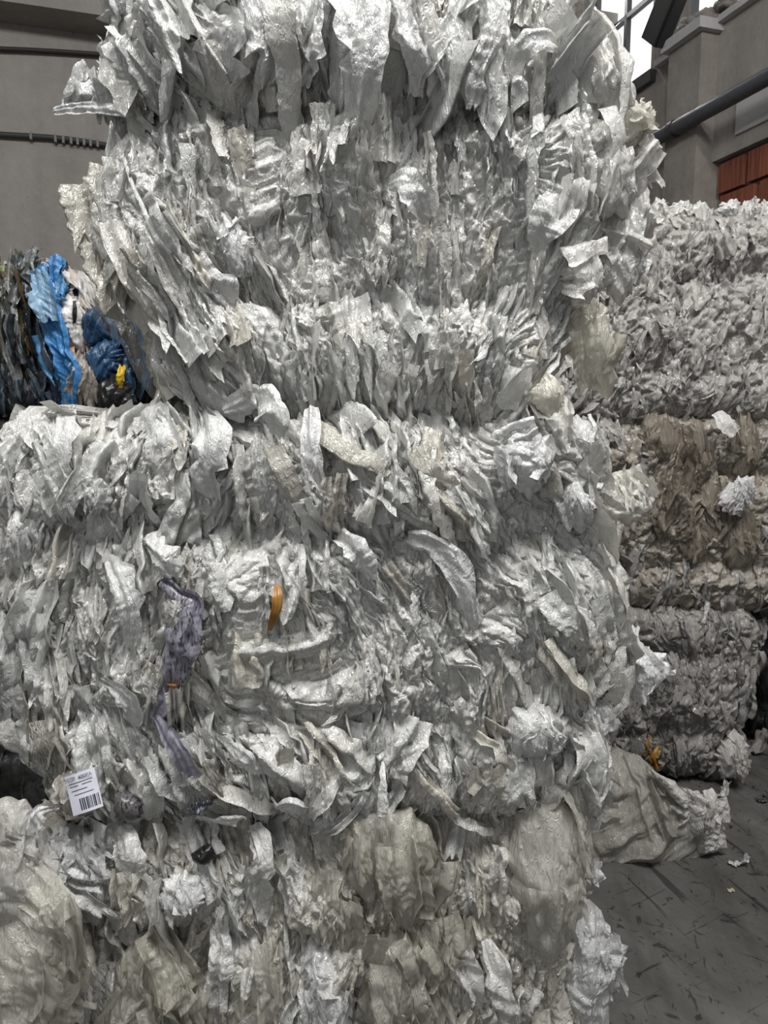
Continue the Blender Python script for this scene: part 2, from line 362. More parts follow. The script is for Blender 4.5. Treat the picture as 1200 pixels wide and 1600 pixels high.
    X = cx[:, None] + k[:, None] * (S[:, 0][None] + n2[:, 0][None] * d) + lat * np.abs(n2[:, 1][None])
    Yv = yf + S[:, 1][None] + n2[:, 1][None] * d + lat * np.abs(n2[:, 0][None]) + lean * (Z - z0)
    Zz = Z + .6 * lat
    P = np.stack([X, Yv, Zz], -1)
    # close top and bottom by drawing the rows in
    cyv = yf + D / 2; caps_b, caps_t = [], []
    for f, dz in ((.96, .012), (.85, .022), (.6, .028), (.3, .03), (.02, .03)):
        for row, lst, sgn in ((P[0], caps_b, 1), (P[-1], caps_t, -1)):
            q = row.copy(); c = np.array([row[:, 0].mean(), cyv, 0]); q[:, :2] = c[:2] + (row[:, :2] - c[:2]) * f
            q[:, 2] = row[:, 2] + (-dz if sgn > 0 else dz) * .5 + .010 * samp(q[:, 0] * 2, q[:, 1] * 2); lst.append(q)
    return P, side, np.concatenate([np.array(caps_b[::-1]), P, np.array(caps_t)], 0), al

def flow_field(pts):
    """turns hand-read directions (pixel x, pixel y, lean in degrees, reach) into a field"""
    a = np.array(pts, float)
    def f(px, py):
        w = np.exp(-((px[:, None] - a[None, :, 0]) ** 2 + (py[:, None] - a[None, :, 1]) ** 2) / (2 * a[None, :, 3] ** 2))
        return np.radians((w * a[None, :, 2]).sum(1) / (w.sum(1) + .25))
    return f

def film_bale(name, label, loc, surf, seed, n_flaps, flow, region=None, size=1.0, res=1.0, group=None, mat=None, core_tint=(.735, .73, .70), tint=None, spread=1.0, fr_side=.5):
    r = np.random.default_rng(seed); P, side, full, al = surf
    root = empty(name, loc, label, 'bale', group)
    mb = MB(); mb.grid(full, core_tint, 1.0, wrap=True); mb.build('pressed_core', mat or FILM, root)
    dPz = np.gradient(P, axis=0); dPs = np.gradient(P, axis=1)
    N = np.cross(dPs, dPz); N /= np.linalg.norm(N, axis=-1)[..., None] + 1e-9
    area = np.linalg.norm(np.cross(dPs, dPz), axis=-1)
    wt = np.array([.04, fr_side, 1, 1, 1, fr_side, .04, 0])[side][None] * area; wt = wt.ravel() / wt.sum()
    pick = r.choice(P.shape[0] * P.shape[1], n_flaps, p=wt)
    pi, pj = np.unravel_index(pick, P.shape[:2]); px, py = project(P[pi, pj]); phi = flow(px, py)
    mb = MB()
    for k in range(n_flaps):
        p = P[pi[k], pj[k]]
        # smoothed normal
        i0, i1 = max(0, pi[k] - 6), pi[k] + 7; j0, j1 = max(0, pj[k] - 6), pj[k] + 7
        n = N[i0:i1, j0:j1].mean((0, 1)); n /= np.linalg.norm(n) + 1e-9
        o = dict(w=.030 + .045 * r.random() ** 1.5, l=.06 + .11 * r.random(), pleat=.16 + .2 * r.random(), gather=.62 + .45 * r.random(), crA=.0034 + .003 * r.random(),
                 yaw=.8, lift=.22, alpha=1.0, tint=tint(r, px[k], py[k]) if tint else white_tint(r), skip=0.0, embed=.012, jit=.22, up=.3)
        if region: region(r, px[k], py[k], o)
        if o['skip'] and r.random() < o['skip']: continue
        T = np.array([0, 0, -1.0]) - n * (-n[2]); T /= np.linalg.norm(T) + 1e-9
        R = np.cross(n, T)
        a = phi[k] + r.normal() * o['jit']
        if r.random() < o['up']: a += math.pi
        T, R = T * math.cos(a) + R * math.sin(a), R * math.cos(a) - T * math.sin(a)
        w, l = o['w'] * size, o['l'] * size; y0 = r.normal() * o['yaw'] * .6
        lf = o['lift']
        b_ = lf * (.7 + r.random()); th = (b_, -b_ * (1.5 + 1.2 * r.random()), lf * (r.random() - .5))
        st = .0030 / res
        q = flap_local(r, w, l, o['pleat'], o['gather'], o['crA'], (y0, y0 + r.normal() * .45), th, o['embed'], max(7, int(w / st)), max(9, int(l / st)))
        q[..., 1] -= l * .5
        q = p + q[..., :1] * R + q[..., 1:2] * T + q[..., 2:] * n
        zl, zh = full[..., 2].min(), full[..., 2].max()
        if q[..., 2].min() < zl - .015 or q[..., 2].max() > zh + .03: continue
        mb.grid(q, o['tint'], o['alpha'])
    ob = mb.build('loose_film', mat or FILM, root); ob['kind'] = 'stuff'
    return root

H1, H2 = .80, 1.635            # heights of the two seams between stacked bales
YF = 1.45
# ---- front stack
topL = [(-90, 215), (0, 218), (60, 218), (110, 208), (165, 212), (200, 185), (300, 178), (380, 195), (430, 220), (500, 255), (560, 278), (650, 320)]
topR = [(-90, 850), (0, 858), (60, 875), (110, 910), (200, 930), (300, 930), (400, 915), (500, 890), (600, 860), (650, 845)]
midL = [(640, -5), (700, 0), (800, 15), (900, 10), (1000, 12), (1060, 25), (1120, 55), (1200, 98), (1275, 125)]
midR = [(640, 895), (700, 915), (800, 920), (900, 930), (1000, 928), (1100, 920), (1180, 900), (1275, 868)]
botL = [(1270, 105), (1350, 125), (1450, 128), (1600, 115), (1900, 110)]
botR = [(1270, 885), (1350, 895), (1450, 890), (1600, 890), (1900, 880)]
zt = lambda y: W(600, y, YF)[2]
flow = flow_field([(230, 420, 0, 60), (300, 540, 38, 90), (420, 520, 25, 70), (250, 480, 45, 60), (600, 300, 4, 120), (700, 60, -10, 120), (300, 60, 18, 120), (640, 900, 22, 90), (780, 900, 28, 90),
                   (560, 860, 35, 60), (900, 950, 10, 60), (250, 750, -6, 100), (330, 1180, 40, 60), (420, 1180, 38, 60), (100, 950, -8, 80), (500, 1100, -12, 70), (850, 560, -25, 70), (600, 700, 15, 60), (800, 700, 40, 60)])

def reg_top(r, px, py, o):
    if 300 < px < 900 and 170 < py < 470: o['w'] *= .72; o['l'] *= 1.15; o['jit'] = .12; o['yaw'] = 1.3; o['lift'] = .18
    if py < 160: o['w'] *= 1.5; o['l'] *= 1.5; o['jit'] = .25; o['lift'] = .35
    if px > 880: o['w'] *= 1.6; o['l'] *= 1.2; o['lift'] = .5; o['tint'] = np.array([.82, .815, .78]); o['alpha'] = .9; o['skip'] = .75
    if px < 330 and py > 330: o['w'] *= 1.3; o['l'] *= 1.4
    if 250 < px < 330 and 220 < py < 300 and r.random() < .3: o['tint'] = np.array([.60, .55, .46])
def reg_mid(r, px, py, o):
    if py < 830: o['w'] *= 1.15; o['jit'] = .36; o['lift'] = .34
    if 540 < px < 880 and 840 < py < 1080: o['w'] *= .8; o['jit'] = .15
    if py > 1120: o['w'] *= 1.15; o['jit'] = .4; o['lift'] = .4
    if px > 880 or px < 60: o['w'] *= 1.4; o['lift'] = .5
    if py > 1230: o['lift'] = .6
def reg_bot(r, px, py, o):
    if px < 420: o['w'] *= 1.3; o['l'] *= 1.2
    if 500 < px < 670: o['skip'] = .93; o['tint'] = np.array([.70, .66, .57])
    if 200 < px < 300 and py > 1440: o['skip'] = .9
    if 800 < px: o['skip'] = .6
    if r.random() < .4: o['tint'] = np.array([.74, .71, .63]) * (.9 + .1 * r.random())

stackG = 'white film bales of the near stack'
surf_top = bale_surface(H2, 2.50, topL, topR, YF, 1.0, [(zt(165), .05, .035), (zt(478), .03, .03)], 1, flow=flow, cell=(.030, .10), amp=.85)
top = film_bale('plastic_film_bale', 'white plastic film bale with ragged sides, topmost of the near stack', (0, 1.95, H2), surf_top, 21, 650, flow, reg_top)
surf_mid = bale_surface(H1, H2, midL, midR, YF - .02, 1.05, [(zt(835), .04, .035), (zt(1125), .025, .03)], 2, flow=flow)
mid = film_bale('plastic_film_bale', 'wide white film bale with purple printed film and barcode label, middle of near stack', (0, 1.95, H1), surf_mid, 22, 700, flow, reg_mid)
surf_bot = bale_surface(.02, H1, botL, botR, YF - .0, 1.05, [(.55, .02, .03), (.25, .03, .03)], 3, flow=flow, cell=(.045, .11))
bot = film_bale('plastic_film_bale', 'white and clear plastic film bale standing on the floor under the near stack', (0, 1.95, 0), surf_bot, 23, 450, flow, reg_bot, core_tint=(.68, .66, .60))

# ---- right-hand stack
YR = 3.12
def dim_gray(r, px, py):
    c = np.array([.56, .54, .515]) * (.85 + .15 * r.random()) * (1 if py < 655 else .8 if py < 955 else .66)  # lower bales tinted darker, cores too, in place of the light falling off
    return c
flat = flow_field([(-9999, 0, 0, 10)])
def reg_r(r, px, py, o):
    o['lift'] = .35; o['jit'] = .35; o['crA'] *= 1.2; o['w'] *= 1.05; o['l'] *= .8
    if py < 360: o['lift'] = .6
def reg_rm(r, px, py, o):
    reg_r(r, px, py, o)
    if 1020 < px < 1190 and 650 < py < 880: o['skip'] = .8; o['tint'] = np.array([.50, .44, .36])
rTL = [(300, 870), (660, 860)]; rTR = [(300, 1300), (660, 1300)]
rML = [(640, 860), (980, 870)]; rMR = [(640, 1240), (900, 1235), (980, 1215)]
rBL = [(950, 860), (1240, 870)]; rBR = [(950, 1185), (1010, 1190), (1080, 1172), (1150, 1160), (1200, 1145), (1240, 1130)]
surf = bale_surface(H2, 2.46, rTL, rTR, YR, 1.0, [(2.2, .03, .04), (1.85, .03, .04)], 4, step=.006, cell=(.05, .075), amp=1.3, fine=1.2, Y0=YR + .05)
rt = film_bale('plastic_film_bale', 'grey-white plastic film bale topmost of the far stack, below the red brick', (1.5, 3.6, H2), surf, 24, 500, flat, reg_r, res=.62, tint=dim_gray, core_tint=(.48, .465, .44))
surf = bale_surface(H1, H2, rML, rMR, YR + .02, 1.0, [(1.4, .03, .04), (1.0, .03, .04)], 5, step=.006, cell=(.05, .075), amp=1.3, fine=1.2, Y0=YR + .05)
rm = film_bale('plastic_film_bale', 'dim-tinted plastic film bale with brown clear folds, middle of the far stack', (1.4, 3.6, H1), surf, 25, 350, flat, reg_rm, res=.62, tint=dim_gray, core_tint=(.42, .38, .33))
surf = bale_surface(.02, H1, rBL, rBR, YR, 1.0, [(.6, .03, .04), (.25, .03, .04)], 6, step=.006, cell=(.05, .075), amp=1.3, fine=1.2, Y0=YR + .05)
rb = film_bale('plastic_film_bale', 'grey plastic film bale with brown tape, standing on the floor under the far stack', (1.3, 3.6, 0), surf, 26, 400, flat, reg_r, res=.62, tint=dim_gray, core_tint=(.36, .345, .32))

def PUFF(parent, name, outline, Y, mat=None, label=None, **kw):
    mb = MB(); r_ = np.random.default_rng(abs(int(outline[0][0] * 7 + outline[0][1] * 13)) + 5)
    kw.setdefault('tint', (.72, .72, .705))
    if mat is None:
        kw['front'] = kw.get('front', .05) * .75; kw.setdefault('flaps', 9)
    elif mat is CLEAR:
        kw.setdefault('stretch', .2); kw.setdefault('alpha', .78); kw.setdefault('flaps', 7)
    puff(mb, outline, Y, r=r_, **kw)
    o = mb.build(name, mat or FILM, parent)
    if label: o['label'] = label
    return o
def RIB(parent, name, path, widths, mat=None, label=None, **kw):
    mb = MB(); r_ = np.random.default_rng(abs(int(path[0][0] * 7 + path[0][1] * 13)) + 9)
    kw.setdefault('tint', (.74, .74, .725)); ribbon(mb, [W(*q) for q in path], widths, r=r_, **kw)
    o = mb.build(name, mat or FILM, parent)
    if label: o['label'] = label
    return o
WARM = (.80, .77, .68); BRIGHT = (.79, .79, .78); CLR = (.64, .615, .545)

# ---- bags and sheets that stand out of the top bale
PUFF(top, 'film_bag', [(104, 172), (108, 142), (122, 130), (150, 124), (190, 118), (240, 112), (300, 140), (310, 180), (240, 186), (190, 178), (140, 170)], 1.55, front=.035, back=.04, crA=.006, edge=.008, label='bag end sticking out to the side')
RIB(top, 'film_strip', [(89, 177, 1.54), (105, 173, 1.53), (140, 169, 1.52), (190, 172, 1.50), (240, 180, 1.46)], [.012, .020, .020, .026, .03], n=60, crA=.004, pleat=.3, tint=BRIGHT)
PUFF(top, 'film_bag', [(166, 20), (172, -40), (230, -70), (275, -20), (270, 50), (240, 90), (205, 78), (178, 50)], 1.49, front=.05, back=.06, crA=.007)
PUFF(top, 'film_bag', [(180, 75), (215, 60), (265, 90), (275, 140), (240, 160), (205, 150), (188, 120)], 1.49, front=.05, back=.06, crA=.007)
for path, wd in (([(235, -30, 1.42), (262, 40, 1.40), (300, 95, 1.40), (318, 140, 1.43)], [.05, .07, .06, .03]),
                 ([(300, -30, 1.42), (325, 30, 1.39), (345, 80, 1.40), (352, 130, 1.44)], [.06, .08, .07, .04]),
                 ([(385, -30, 1.42), (400, 40, 1.39), (420, 80, 1.40), (412, 135, 1.43)], [.05, .07, .06, .03]),
                 ([(475, -30, 1.42), (480, 40, 1.40), (470, 90, 1.40), (462, 140, 1.43)], [.05, .06, .06, .03]),
                 ([(555, -40, 1.41), (568, 30, 1.37), (570, 110, 1.37), (560, 195, 1.42)], [.07, .085, .07, .045]),
                 ([(620, -40, 1.41), (640, 40, 1.38), (655, 90, 1.38), (652, 150, 1.42)], [.05, .06, .05, .03]),
                 ([(735, -40, 1.41), (715, 20, 1.39), (700, 90, 1.39), (708, 150, 1.42)], [.06, .05, .05, .03]),
                 ([(760, -30, 1.42), (770, 40, 1.40), (745, 120, 1.40), (735, 170, 1.42)], [.05, .05, .05, .03])):
    RIB(top, 'film_sheet', path, wd, n=60, m=26, pleat=.28, crA=.004, rag=.12)
RIB(top, 'film_sheet', [(803, 112, 1.42), (812, 84, 1.39), (832, 66, 1.38), (858, 64, 1.40), (870, 75, 1.43)], [.03, .042, .045, .04, .02], n=50, m=22, pleat=.2)
RIGHT_Y = -.055
for ol, Y, kw in (([(880, 95), (905, 78), (935, 82), (965, 112), (988, 145), (990, 172), (955, 178), (915, 150)], 1.55, dict(alpha=.9)),
                  ([(870, 20), (885, -30), (912, -25), (918, 15), (912, 70), (885, 80)], 1.55, dict(alpha=.9)),
                  ([(935, 180), (965, 170), (990, 182), (1016, 178), (1012, 205), (995, 214), (985, 240), (950, 235)], 1.57, dict(alpha=.75, tint=WARM)),
                  ([(925, 245), (950, 215), (975, 235), (985, 270), (980, 330), (950, 345), (930, 315)], 1.52, dict(alpha=.85)),
                  ([(975, 300), (985, 250), (1002, 216), (1022, 224), (1020, 255), (1008, 290), (990, 325)], 1.57, dict(alpha=.75)),
                  ([(955, 330), (990, 315), (1012, 330), (1025, 345), (1005, 380), (965, 385)], 1.60, dict(alpha=.85)),
                  ([(945, 395), (975, 350), (990, 380), (985, 440), (965, 475), (945, 455)], 1.56, dict(alpha=.9)),
                  ([(965, 460), (978, 400), (990, 383), (1004, 396), (998, 425), (985, 455)], 1.58, dict(tint=BRIGHT)),
                  ([(900, 480), (930, 462), (948, 520), (955, 575), (964, 600), (945, 615), (915, 603), (903, 560)], 1.55, dict(alpha=.7, tint=WARM, mat=CLEAR)),
                  ([(830, 615), (850, 592), (868, 595), (878, 622), (866, 646), (842, 645)], 1.46, dict(alpha=.85, tint=WARM)),
                  ([(890, 400), (915, 385), (935, 420), (925, 470), (900, 480), (885, 450)], 1.50, dict())):
    PUFF(top, 'film_bag', ol, Y + RIGHT_Y, front=kw.pop('f', .035), back=.035, crA=.006, edge=.006, folds=.002, fdir=.2, flaps=4, **dict(dict(tint=(.80, .79, .755)), **kw))  # paler tint than the other bags, putting window backlight into the colour
RIB(top, 'film_sheet', [(885, 285, 1.46), (872, 320, 1.41), (850, 355, 1.40), (832, 392, 1.43)], [.05, .075, .06, .02], n=50, m=26, pleat=.12, crA=.003, alpha=.9)
RIB(top, 'film_sheet', [(906, 232, 1.47), (912, 255, 1.44), (908, 295, 1.45)], [.015, .03, .012], n=40, pleat=.3, tint=BRIGHT)
PUFF(top, 'film_bag', [(343, 365), (352, 345), (372, 345), (386, 368), (390, 410), (384, 438), (368, 436), (352, 405)], 1.43, front=.035, back=.02, crA=.004, tint=BRIGHT)
RIB(top, 'film_sheet', [(612, 290, 1.44), (632, 284, 1.40), (655, 308, 1.39), (670, 345, 1.42)], [.02, .05, .055, .03], n=46, m=22, pleat=.15, crA=.003)
for path, wd in (([(205, 360, 1.55), (225, 395, 1.50), (250, 440, 1.47), (262, 490, 1.48)], [.06, .09, .07, .03]),
                 ([(188, 412, 1.58), (215, 425, 1.53), (245, 450, 1.49), (268, 462, 1.49)], [.04, .06, .05, .02]),
                 ([(272, 378, 1.46), (310, 415, 1.42), (345, 455, 1.42), (372, 490, 1.44)], [.04, .06, .06, .03]),
                 ([(255, 395, 1.47), (285, 430, 1.43), (305, 470, 1.43), (325, 500, 1.45)], [.04, .06, .05, .03]),
                 ([(248, 505, 1.52), (262, 550, 1.48), (300, 605, 1.46), (352, 640, 1.47)], [.03, .06, .06, .03]),
                 ([(262, 520, 1.50), (290, 565, 1.46), (335, 610, 1.44), (378, 640, 1.46)], [.03, .06, .06, .03]),
                 ([(300, 500, 1.47), (318, 545, 1.43), (360, 590, 1.43), (405, 630, 1.46)], [.03, .06, .06, .03]),
                 ([(380, 480, 1.45), (415, 520, 1.42), (430, 560, 1.43), (420, 610, 1.46)], [.04, .05, .05, .03])):
    RIB(top, 'film_sheet', path, wd, n=56, m=24, pleat=.3, crA=.004, rag=.12)
RIB(top, 'clear_sheet', [(185, 330, 1.68), (165, 430, 1.70), (225, 520, 1.68), (270, 650, 1.62)], [.06, .13, .13, .05], mat=CLEAR, n=60, m=24, pleat=.2, alpha=.30, tint=(.6, .57, .52), label='thin clear film hanging at the side')
RIB(top, 'clear_sheet', [(165, 300, 1.62), (155, 370, 1.62), (160, 420, 1.60), (200, 450, 1.56)], [.03, .07, .07, .03], mat=CLEAR, n=60, m=24, pleat=.3, alpha=.55, tint=(.66, .63, .58))
RIB(top, 'tie_strand', [(194, 245, 1.46), (206, 285, 1.42), (224, 325, 1.395), (245, 372, 1.385), (268, 396, 1.40)], [.006, .008, .007, .008, .004], n=50, m=6, pleat=.3, crA=.0006, tint=BRIGHT, label='twisted white strand')

# ---- middle bale
RIB(mid, 'film_strip', [(486, 640, 1.43), (486, 690, 1.39), (492, 740, 1.39), (500, 800, 1.42)], [.03, .04, .035, .02], n=60, m=22, pleat=.2, crA=.003, tint=BRIGHT)
PUFF(mid, 'film_bag', [(783, 700), (800, 668), (826, 662), (845, 675), (853, 705), (848, 750), (830, 775), (802, 770), (787, 735)], 1.41, front=.055, back=.03, crA=.003, folds=.004, fdir=1.45, tint=BRIGHT)
PUFF(mid, 'film_bag', [(912, 790), (925, 764), (955, 742), (990, 745), (1017, 768), (1023, 794), (1003, 810), (962, 815), (925, 812)], 1.56, front=.05, back=.05, crA=.005, alpha=.9, tint=(.82, .80, .74), edge=.004, folds=.003, fdir=1.3, label='pale bag bulging out to the side')
for ol, Y, kw in (([(872, 790), (880, 752), (897, 745), (908, 770), (930, 800), (915, 832), (885, 818)], 1.46, {}),
                  ([(880, 690), (895, 655), (925, 670), (938, 710), (935, 745), (905, 750), (885, 725)], 1.49, {}),
                  ([(915, 845), (932, 818), (952, 816), (957, 850), (950, 878), (922, 872)], 1.53, dict(alpha=.85, tint=WARM)),
                  ([(905, 895), (930, 862), (950, 880), (958, 920), (955, 975), (940, 1008), (918, 985)], 1.52, dict(alpha=.88, tint=WARM)),
                  ([(918, 1010), (940, 990), (965, 1020), (972, 1050), (950, 1075), (925, 1060)], 1.52, {}),
                  ([(790, 1140), (800, 1118), (830, 1105), (868, 1112), (890, 1135), (886, 1162), (850, 1180), (805, 1172)], 1.42, dict(f=.07)),
                  ([(885, 1120), (905, 1088), (935, 1080), (962, 1078), (958, 1110), (945, 1150), (920, 1166), (895, 1150)], 1.50, dict(f=.05)),
                  ([(860, 1205), (885, 1172), (915, 1180), (925, 1200), (905, 1230), (870, 1230)], 1.47, dict(f=.04)),
                  ([(20, 830), (30, 790), (55, 785), (68, 830), (60, 880), (35, 890)], 1.44, dict(f=.05)),
                  ([(10, 940), (30, 905), (75, 905), (85, 940), (60, 965), (25, 960)], 1.44, dict(f=.05)),
                  ([(125, 775), (140, 756), (165, 762), (170, 790), (150, 800)], 1.40, dict(f=.03))):
    PUFF(mid, 'film_bag', ol, Y, front=kw.pop('f', .04), back=.04, crA=.006, edge=.006, **kw)
PUFF(mid, 'film_bag', [(955, 1060), (962, 1005), (980, 992), (1000, 1008), (1018, 1022), (1040, 1030), (1043, 1052), (1018, 1065), (1003, 1090), (985, 1085), (965, 1094)], 1.60, front=.04, back=.05, crA=.007, tint=(.88, .88, .87), edge=.01, label='bright white bag puffed out beyond the side')
for path, wd in (([(342, 1146, 1.43), (362, 1168, 1.38), (385, 1188, 1.37), (404, 1208, 1.40)], [.015, .035, .03, .02]),
                 ([(432, 1254, 1.42), (455, 1262, 1.37), (478, 1264, 1.37), (498, 1258, 1.40)], [.03, .045, .035, .02]),
                 ([(598, 1180, 1.42), (598, 1215, 1.38), (597, 1250, 1.37), (596, 1276, 1.37)], [.004, .012, .02, .026]),
                 ([(160, 1060, 1.43), (185, 1080, 1.38), (205, 1105, 1.38), (215, 1135, 1.41)], [.02, .04, .04, .015]),
                 ([(175, 870, 1.43), (190, 910, 1.39), (205, 960, 1.38), (205, 1020, 1.41)], [.04, .05, .045, .02]),
                 ([(230, 845, 1.42), (255, 870, 1.38), (275, 900, 1.39)], [.04, .06, .03]),
                 ([(530, 835, 1.42), (560, 860, 1.38), (585, 905, 1.40)], [.03, .05, .02]),
                 ([(640, 840, 1.43), (690, 860, 1.39), (725, 920, 1.39), (740, 985, 1.42)], [.03, .05, .045, .015]),
                 ([(470, 850, 1.42), (472, 900, 1.39), (470, 950, 1.41)], [.012, .016, .012]),
                 ([(350, 640, 1.44), (400, 620, 1.42), (425, 640, 1.38), (432, 680, 1.40)], [.03, .06, .06, .03]),
                 ([(100, 650, 1.46), (95, 690, 1.40), (90, 740, 1.40), (80, 800, 1.43)], [.05, .06, .05, .03]),
                 ([(230, 648, 1.47), (250, 680, 1.41), (262, 730, 1.41), (280, 770, 1.43)], [.06, .07, .05, .03]),
                 ([(320, 645, 1.47), (330, 690, 1.40), (322, 740, 1.40), (335, 780, 1.43)], [.06, .07, .05, .03])):
    RIB(mid, 'film_sheet', path, wd, n=56, m=22, pleat=.22, crA=.003, rag=.1, tint=(.78, .78, .765))

def print_mat(name, base, ink, sc):
    m, t, out = nt(name); L = t.links.new; tc = nd(t, 'ShaderNodeTexCoord')
    mp = nd(t, 'ShaderNodeMapping'); mp.inputs['Scale'].default_value = (sc, sc, sc * .25); mp.inputs['Rotation'].default_value = (0, .3, 0); L(tc.outputs['Object'], mp.inputs['Vector'])
    n = nd(t, 'ShaderNodeTexNoise', Scale=1.0, Detail=3.0, Distortion=1.5); L(mp.outputs[0], n.inputs['Vector'])
    cr = nd(t, 'ShaderNodeValToRGB'); cr.color_ramp.elements[0].position = .42; cr.color_ramp.elements[1].position = .47
    cr.color_ramp.elements[0].color = (*ink, 1); cr.color_ramp.elements[1].color = (*base, 1); L(n.outputs[0], cr.inputs[0])
    p = nd(t, 'ShaderNodeBsdfPrincipled'); p.inputs['Roughness'].default_value = .3; L(cr.outputs[0], p.inputs['Base Color']); L(p.outputs[0], out.inputs[0]); return m
VIOLET = print_mat('violet_printed_film', (.27, .262, .31), (.07, .068, .10), 160)
VIOLET2 = print_mat('violet_plain_film', (.30, .29, .355), (.22, .215, .27), 60)
DARKP = print_mat('dark_printed_film', (.05, .05, .06), (.35, .42, .5), 240)
TAPE = plain('orange_tape', (.30, .15, .025), .35)
RUST = plain('brown_tape', (.30, .13, .03), .4)
BLACK = plain('black_film', (.012, .012, .013), .3)
NETTING = print_mat('dark_netting', (.13, .125, .13), (.02, .02, .02), 300)
RIB(mid, 'printed_film', [(255, 908, 1.40), (278, 930, 1.375), (300, 942, 1.365), (298, 965, 1.365), (285, 1000, 1.365), (277, 1040, 1.37), (272, 1075, 1.385)], [.03, .04, .045, .04, .066, .055, .035], mat=VIOLET, n=70, m=24, pleat=.2, crA=.003, label='grey violet film with dark print')
RIB(mid, 'printed_film', [(272, 1070, 1.385), (262, 1100, 1.38), (242, 1122, 1.39)], [.035, .04, .012], mat=VIOLET2, n=40, m=18, pleat=.25, crA=.003)
RIB(mid, 'printed_film', [(241, 1112, 1.395), (262, 1148, 1.37), (283, 1180, 1.36), (298, 1214, 1.37)], [.010, .036, .046, .05], mat=VIOLET2, n=50, m=20, pleat=.3, crA=.002, label='plain violet film below the printed film')
PUFF(mid, 'film_bag', [(256, 965), (262, 942), (278, 938), (290, 958), (286, 985), (270, 990)], 1.375, front=.018, back=.02, crA=.002, edge=.002, tint=(.50, .49, .47))
RIB(mid, 'orange_tape', [(433, 914, 1.39), (434, 935, 1.37), (428, 962, 1.37), (421, 985, 1.39)], [.012, .019, .017, .008], mat=TAPE, n=40, m=10, pleat=.2, crA=.001, label='strip of orange tape')
RIB(mid, 'orange_tape', [(333, 1228, 1.41), (340, 1238, 1.385), (336, 1248, 1.40)], [.008, .014, .006], mat=RUST, n=20, m=8, pleat=.3, crA=.001)
RIB(mid, 'orange_tape', [(262, 1070, 1.38), (272, 1073, 1.36), (280, 1071, 1.375)], [.008, .011, .008], mat=RUST, n=20, m=8, pleat=.3, crA=.001)
PUFF(mid, 'labelled_bag', [(73, 1228), (80, 1212), (98, 1203), (125, 1206), (155, 1200), (166, 1235), (155, 1264), (130, 1275), (105, 1262), (85, 1248)], 1.42, front=.05, back=.05, crA=.003, edge=.002, tint=(.62, .59, .54), mat=CLEAR, label='beige film bag carrying the paper label')
lab = empty('paper_label', W(128, 1236, 1.355), '', ''); del lab['label']; del lab['category']; lab.parent = mid; lab.location = W(128, 1236, 1.355) - np.array(mid.location)
lab['label'] = 'white paper label with a barcode'
# the label lies in its own plane, tilted like in the bale
LO = W(129, 1236, 1.352); lx = np.array([math.cos(.30), .10, math.sin(.30)]); lx /= np.linalg.norm(lx)
ln = np.array([-.10, -.95, .28]); ln -= lx * ln.dot(lx); ln /= np.linalg.norm(ln); lz = np.cross(lx, ln) * -1
if lz[2] < 0: lz = -lz
def LP(u, v, n=0): return LO + lx * u + lz * v + ln * (n + .5 * .012 * math.cos(u * 60) - .006)
def lgrid(mb, u0, u1, v0, v1, n=0, k=8, tint=(.8, .8, .8)):
    mb.grid([[LP(u0 + (u1 - u0) * a / k, v0 + (v1 - v0) * b / k, n) for a in range(k + 1)] for b in range(k + 1)], tint)
PAPER = plain('label_paper', (.62, .62, .70), .5); INK = plain('label_ink', (.03, .03, .045), .5)
def rel(mb, name, mat):
    o = mb.build(name, mat, None, smooth=True, loc=W(128, 1236, 1.355)); o.parent = lab; o.location = (0, 0, 0); return o
mb = MB(); lgrid(mb, -.031, .029, -.040, .036); rel(mb, 'label_sheet', PAPER)
mb = MB(); rb_ = np.random.default_rng(4); u = -.010
while u < .026:
    wd_ = rb_.choice([.0009, .0016, .0026]); lgrid(mb, u, u + wd_, -.034, -.012, .0008, 2); u += wd_ + rb_.choice([.0008, .0014, .002])
rel(mb, 'barcode', INK)
mb = MB()
for v_, us in ((.018, ((-.024, .022),)), (.0125, ((-.024, -.006), (.002, .020))), (.004, ((-.022, .010),)), (-.004, ((-.018, .020),))):
    for a_, b_ in us: lgrid(mb, a_, b_, v_, v_ + .0011, .0008, 6)
rel(mb, 'printed_lines', INK)
fc = bpy.data.curves.new('label_text', 'FONT'); fc.body = '307P  400PA'; fc.size = .0105; fc.align_x = 'CENTER'; fc.materials.append(INK)
tmp = bpy.data.objects.new('tmp', fc); fo = bpy.data.objects.new('label_text', bpy.data.meshes.new_from_object(tmp)); bpy.data.objects.remove(tmp); COL.objects.link(fo); fo.parent = lab
from mathutils import Matrix, Vector
cpt = LP(-.002, .0235, .0016) - W(128, 1236, 1.355)
fo.matrix_local = Matrix(((lx[0], lz[0], ln[0], cpt[0]), (lx[1], lz[1], ln[1], cpt[1]), (lx[2], lz[2], ln[2], cpt[2]), (0, 0, 0, 1)))
PUFF(mid, 'dark_netting', [(178, 1252), (190, 1240), (208, 1248), (223, 1262), (220, 1276), (200, 1284), (184, 1278)], 1.40, mat=NETTING, front=.02, back=.03, crA=.003, edge=.004, label='crumpled dark grey netting')
RIB(mid, 'dark_printed_film', [(282, 1272, 1.40), (300, 1266, 1.37), (318, 1260, 1.37), (332, 1252, 1.40)], [.015, .024, .026, .02], mat=DARKP, n=40, m=14, pleat=.2, crA=.001, label='black film with blue-white print')

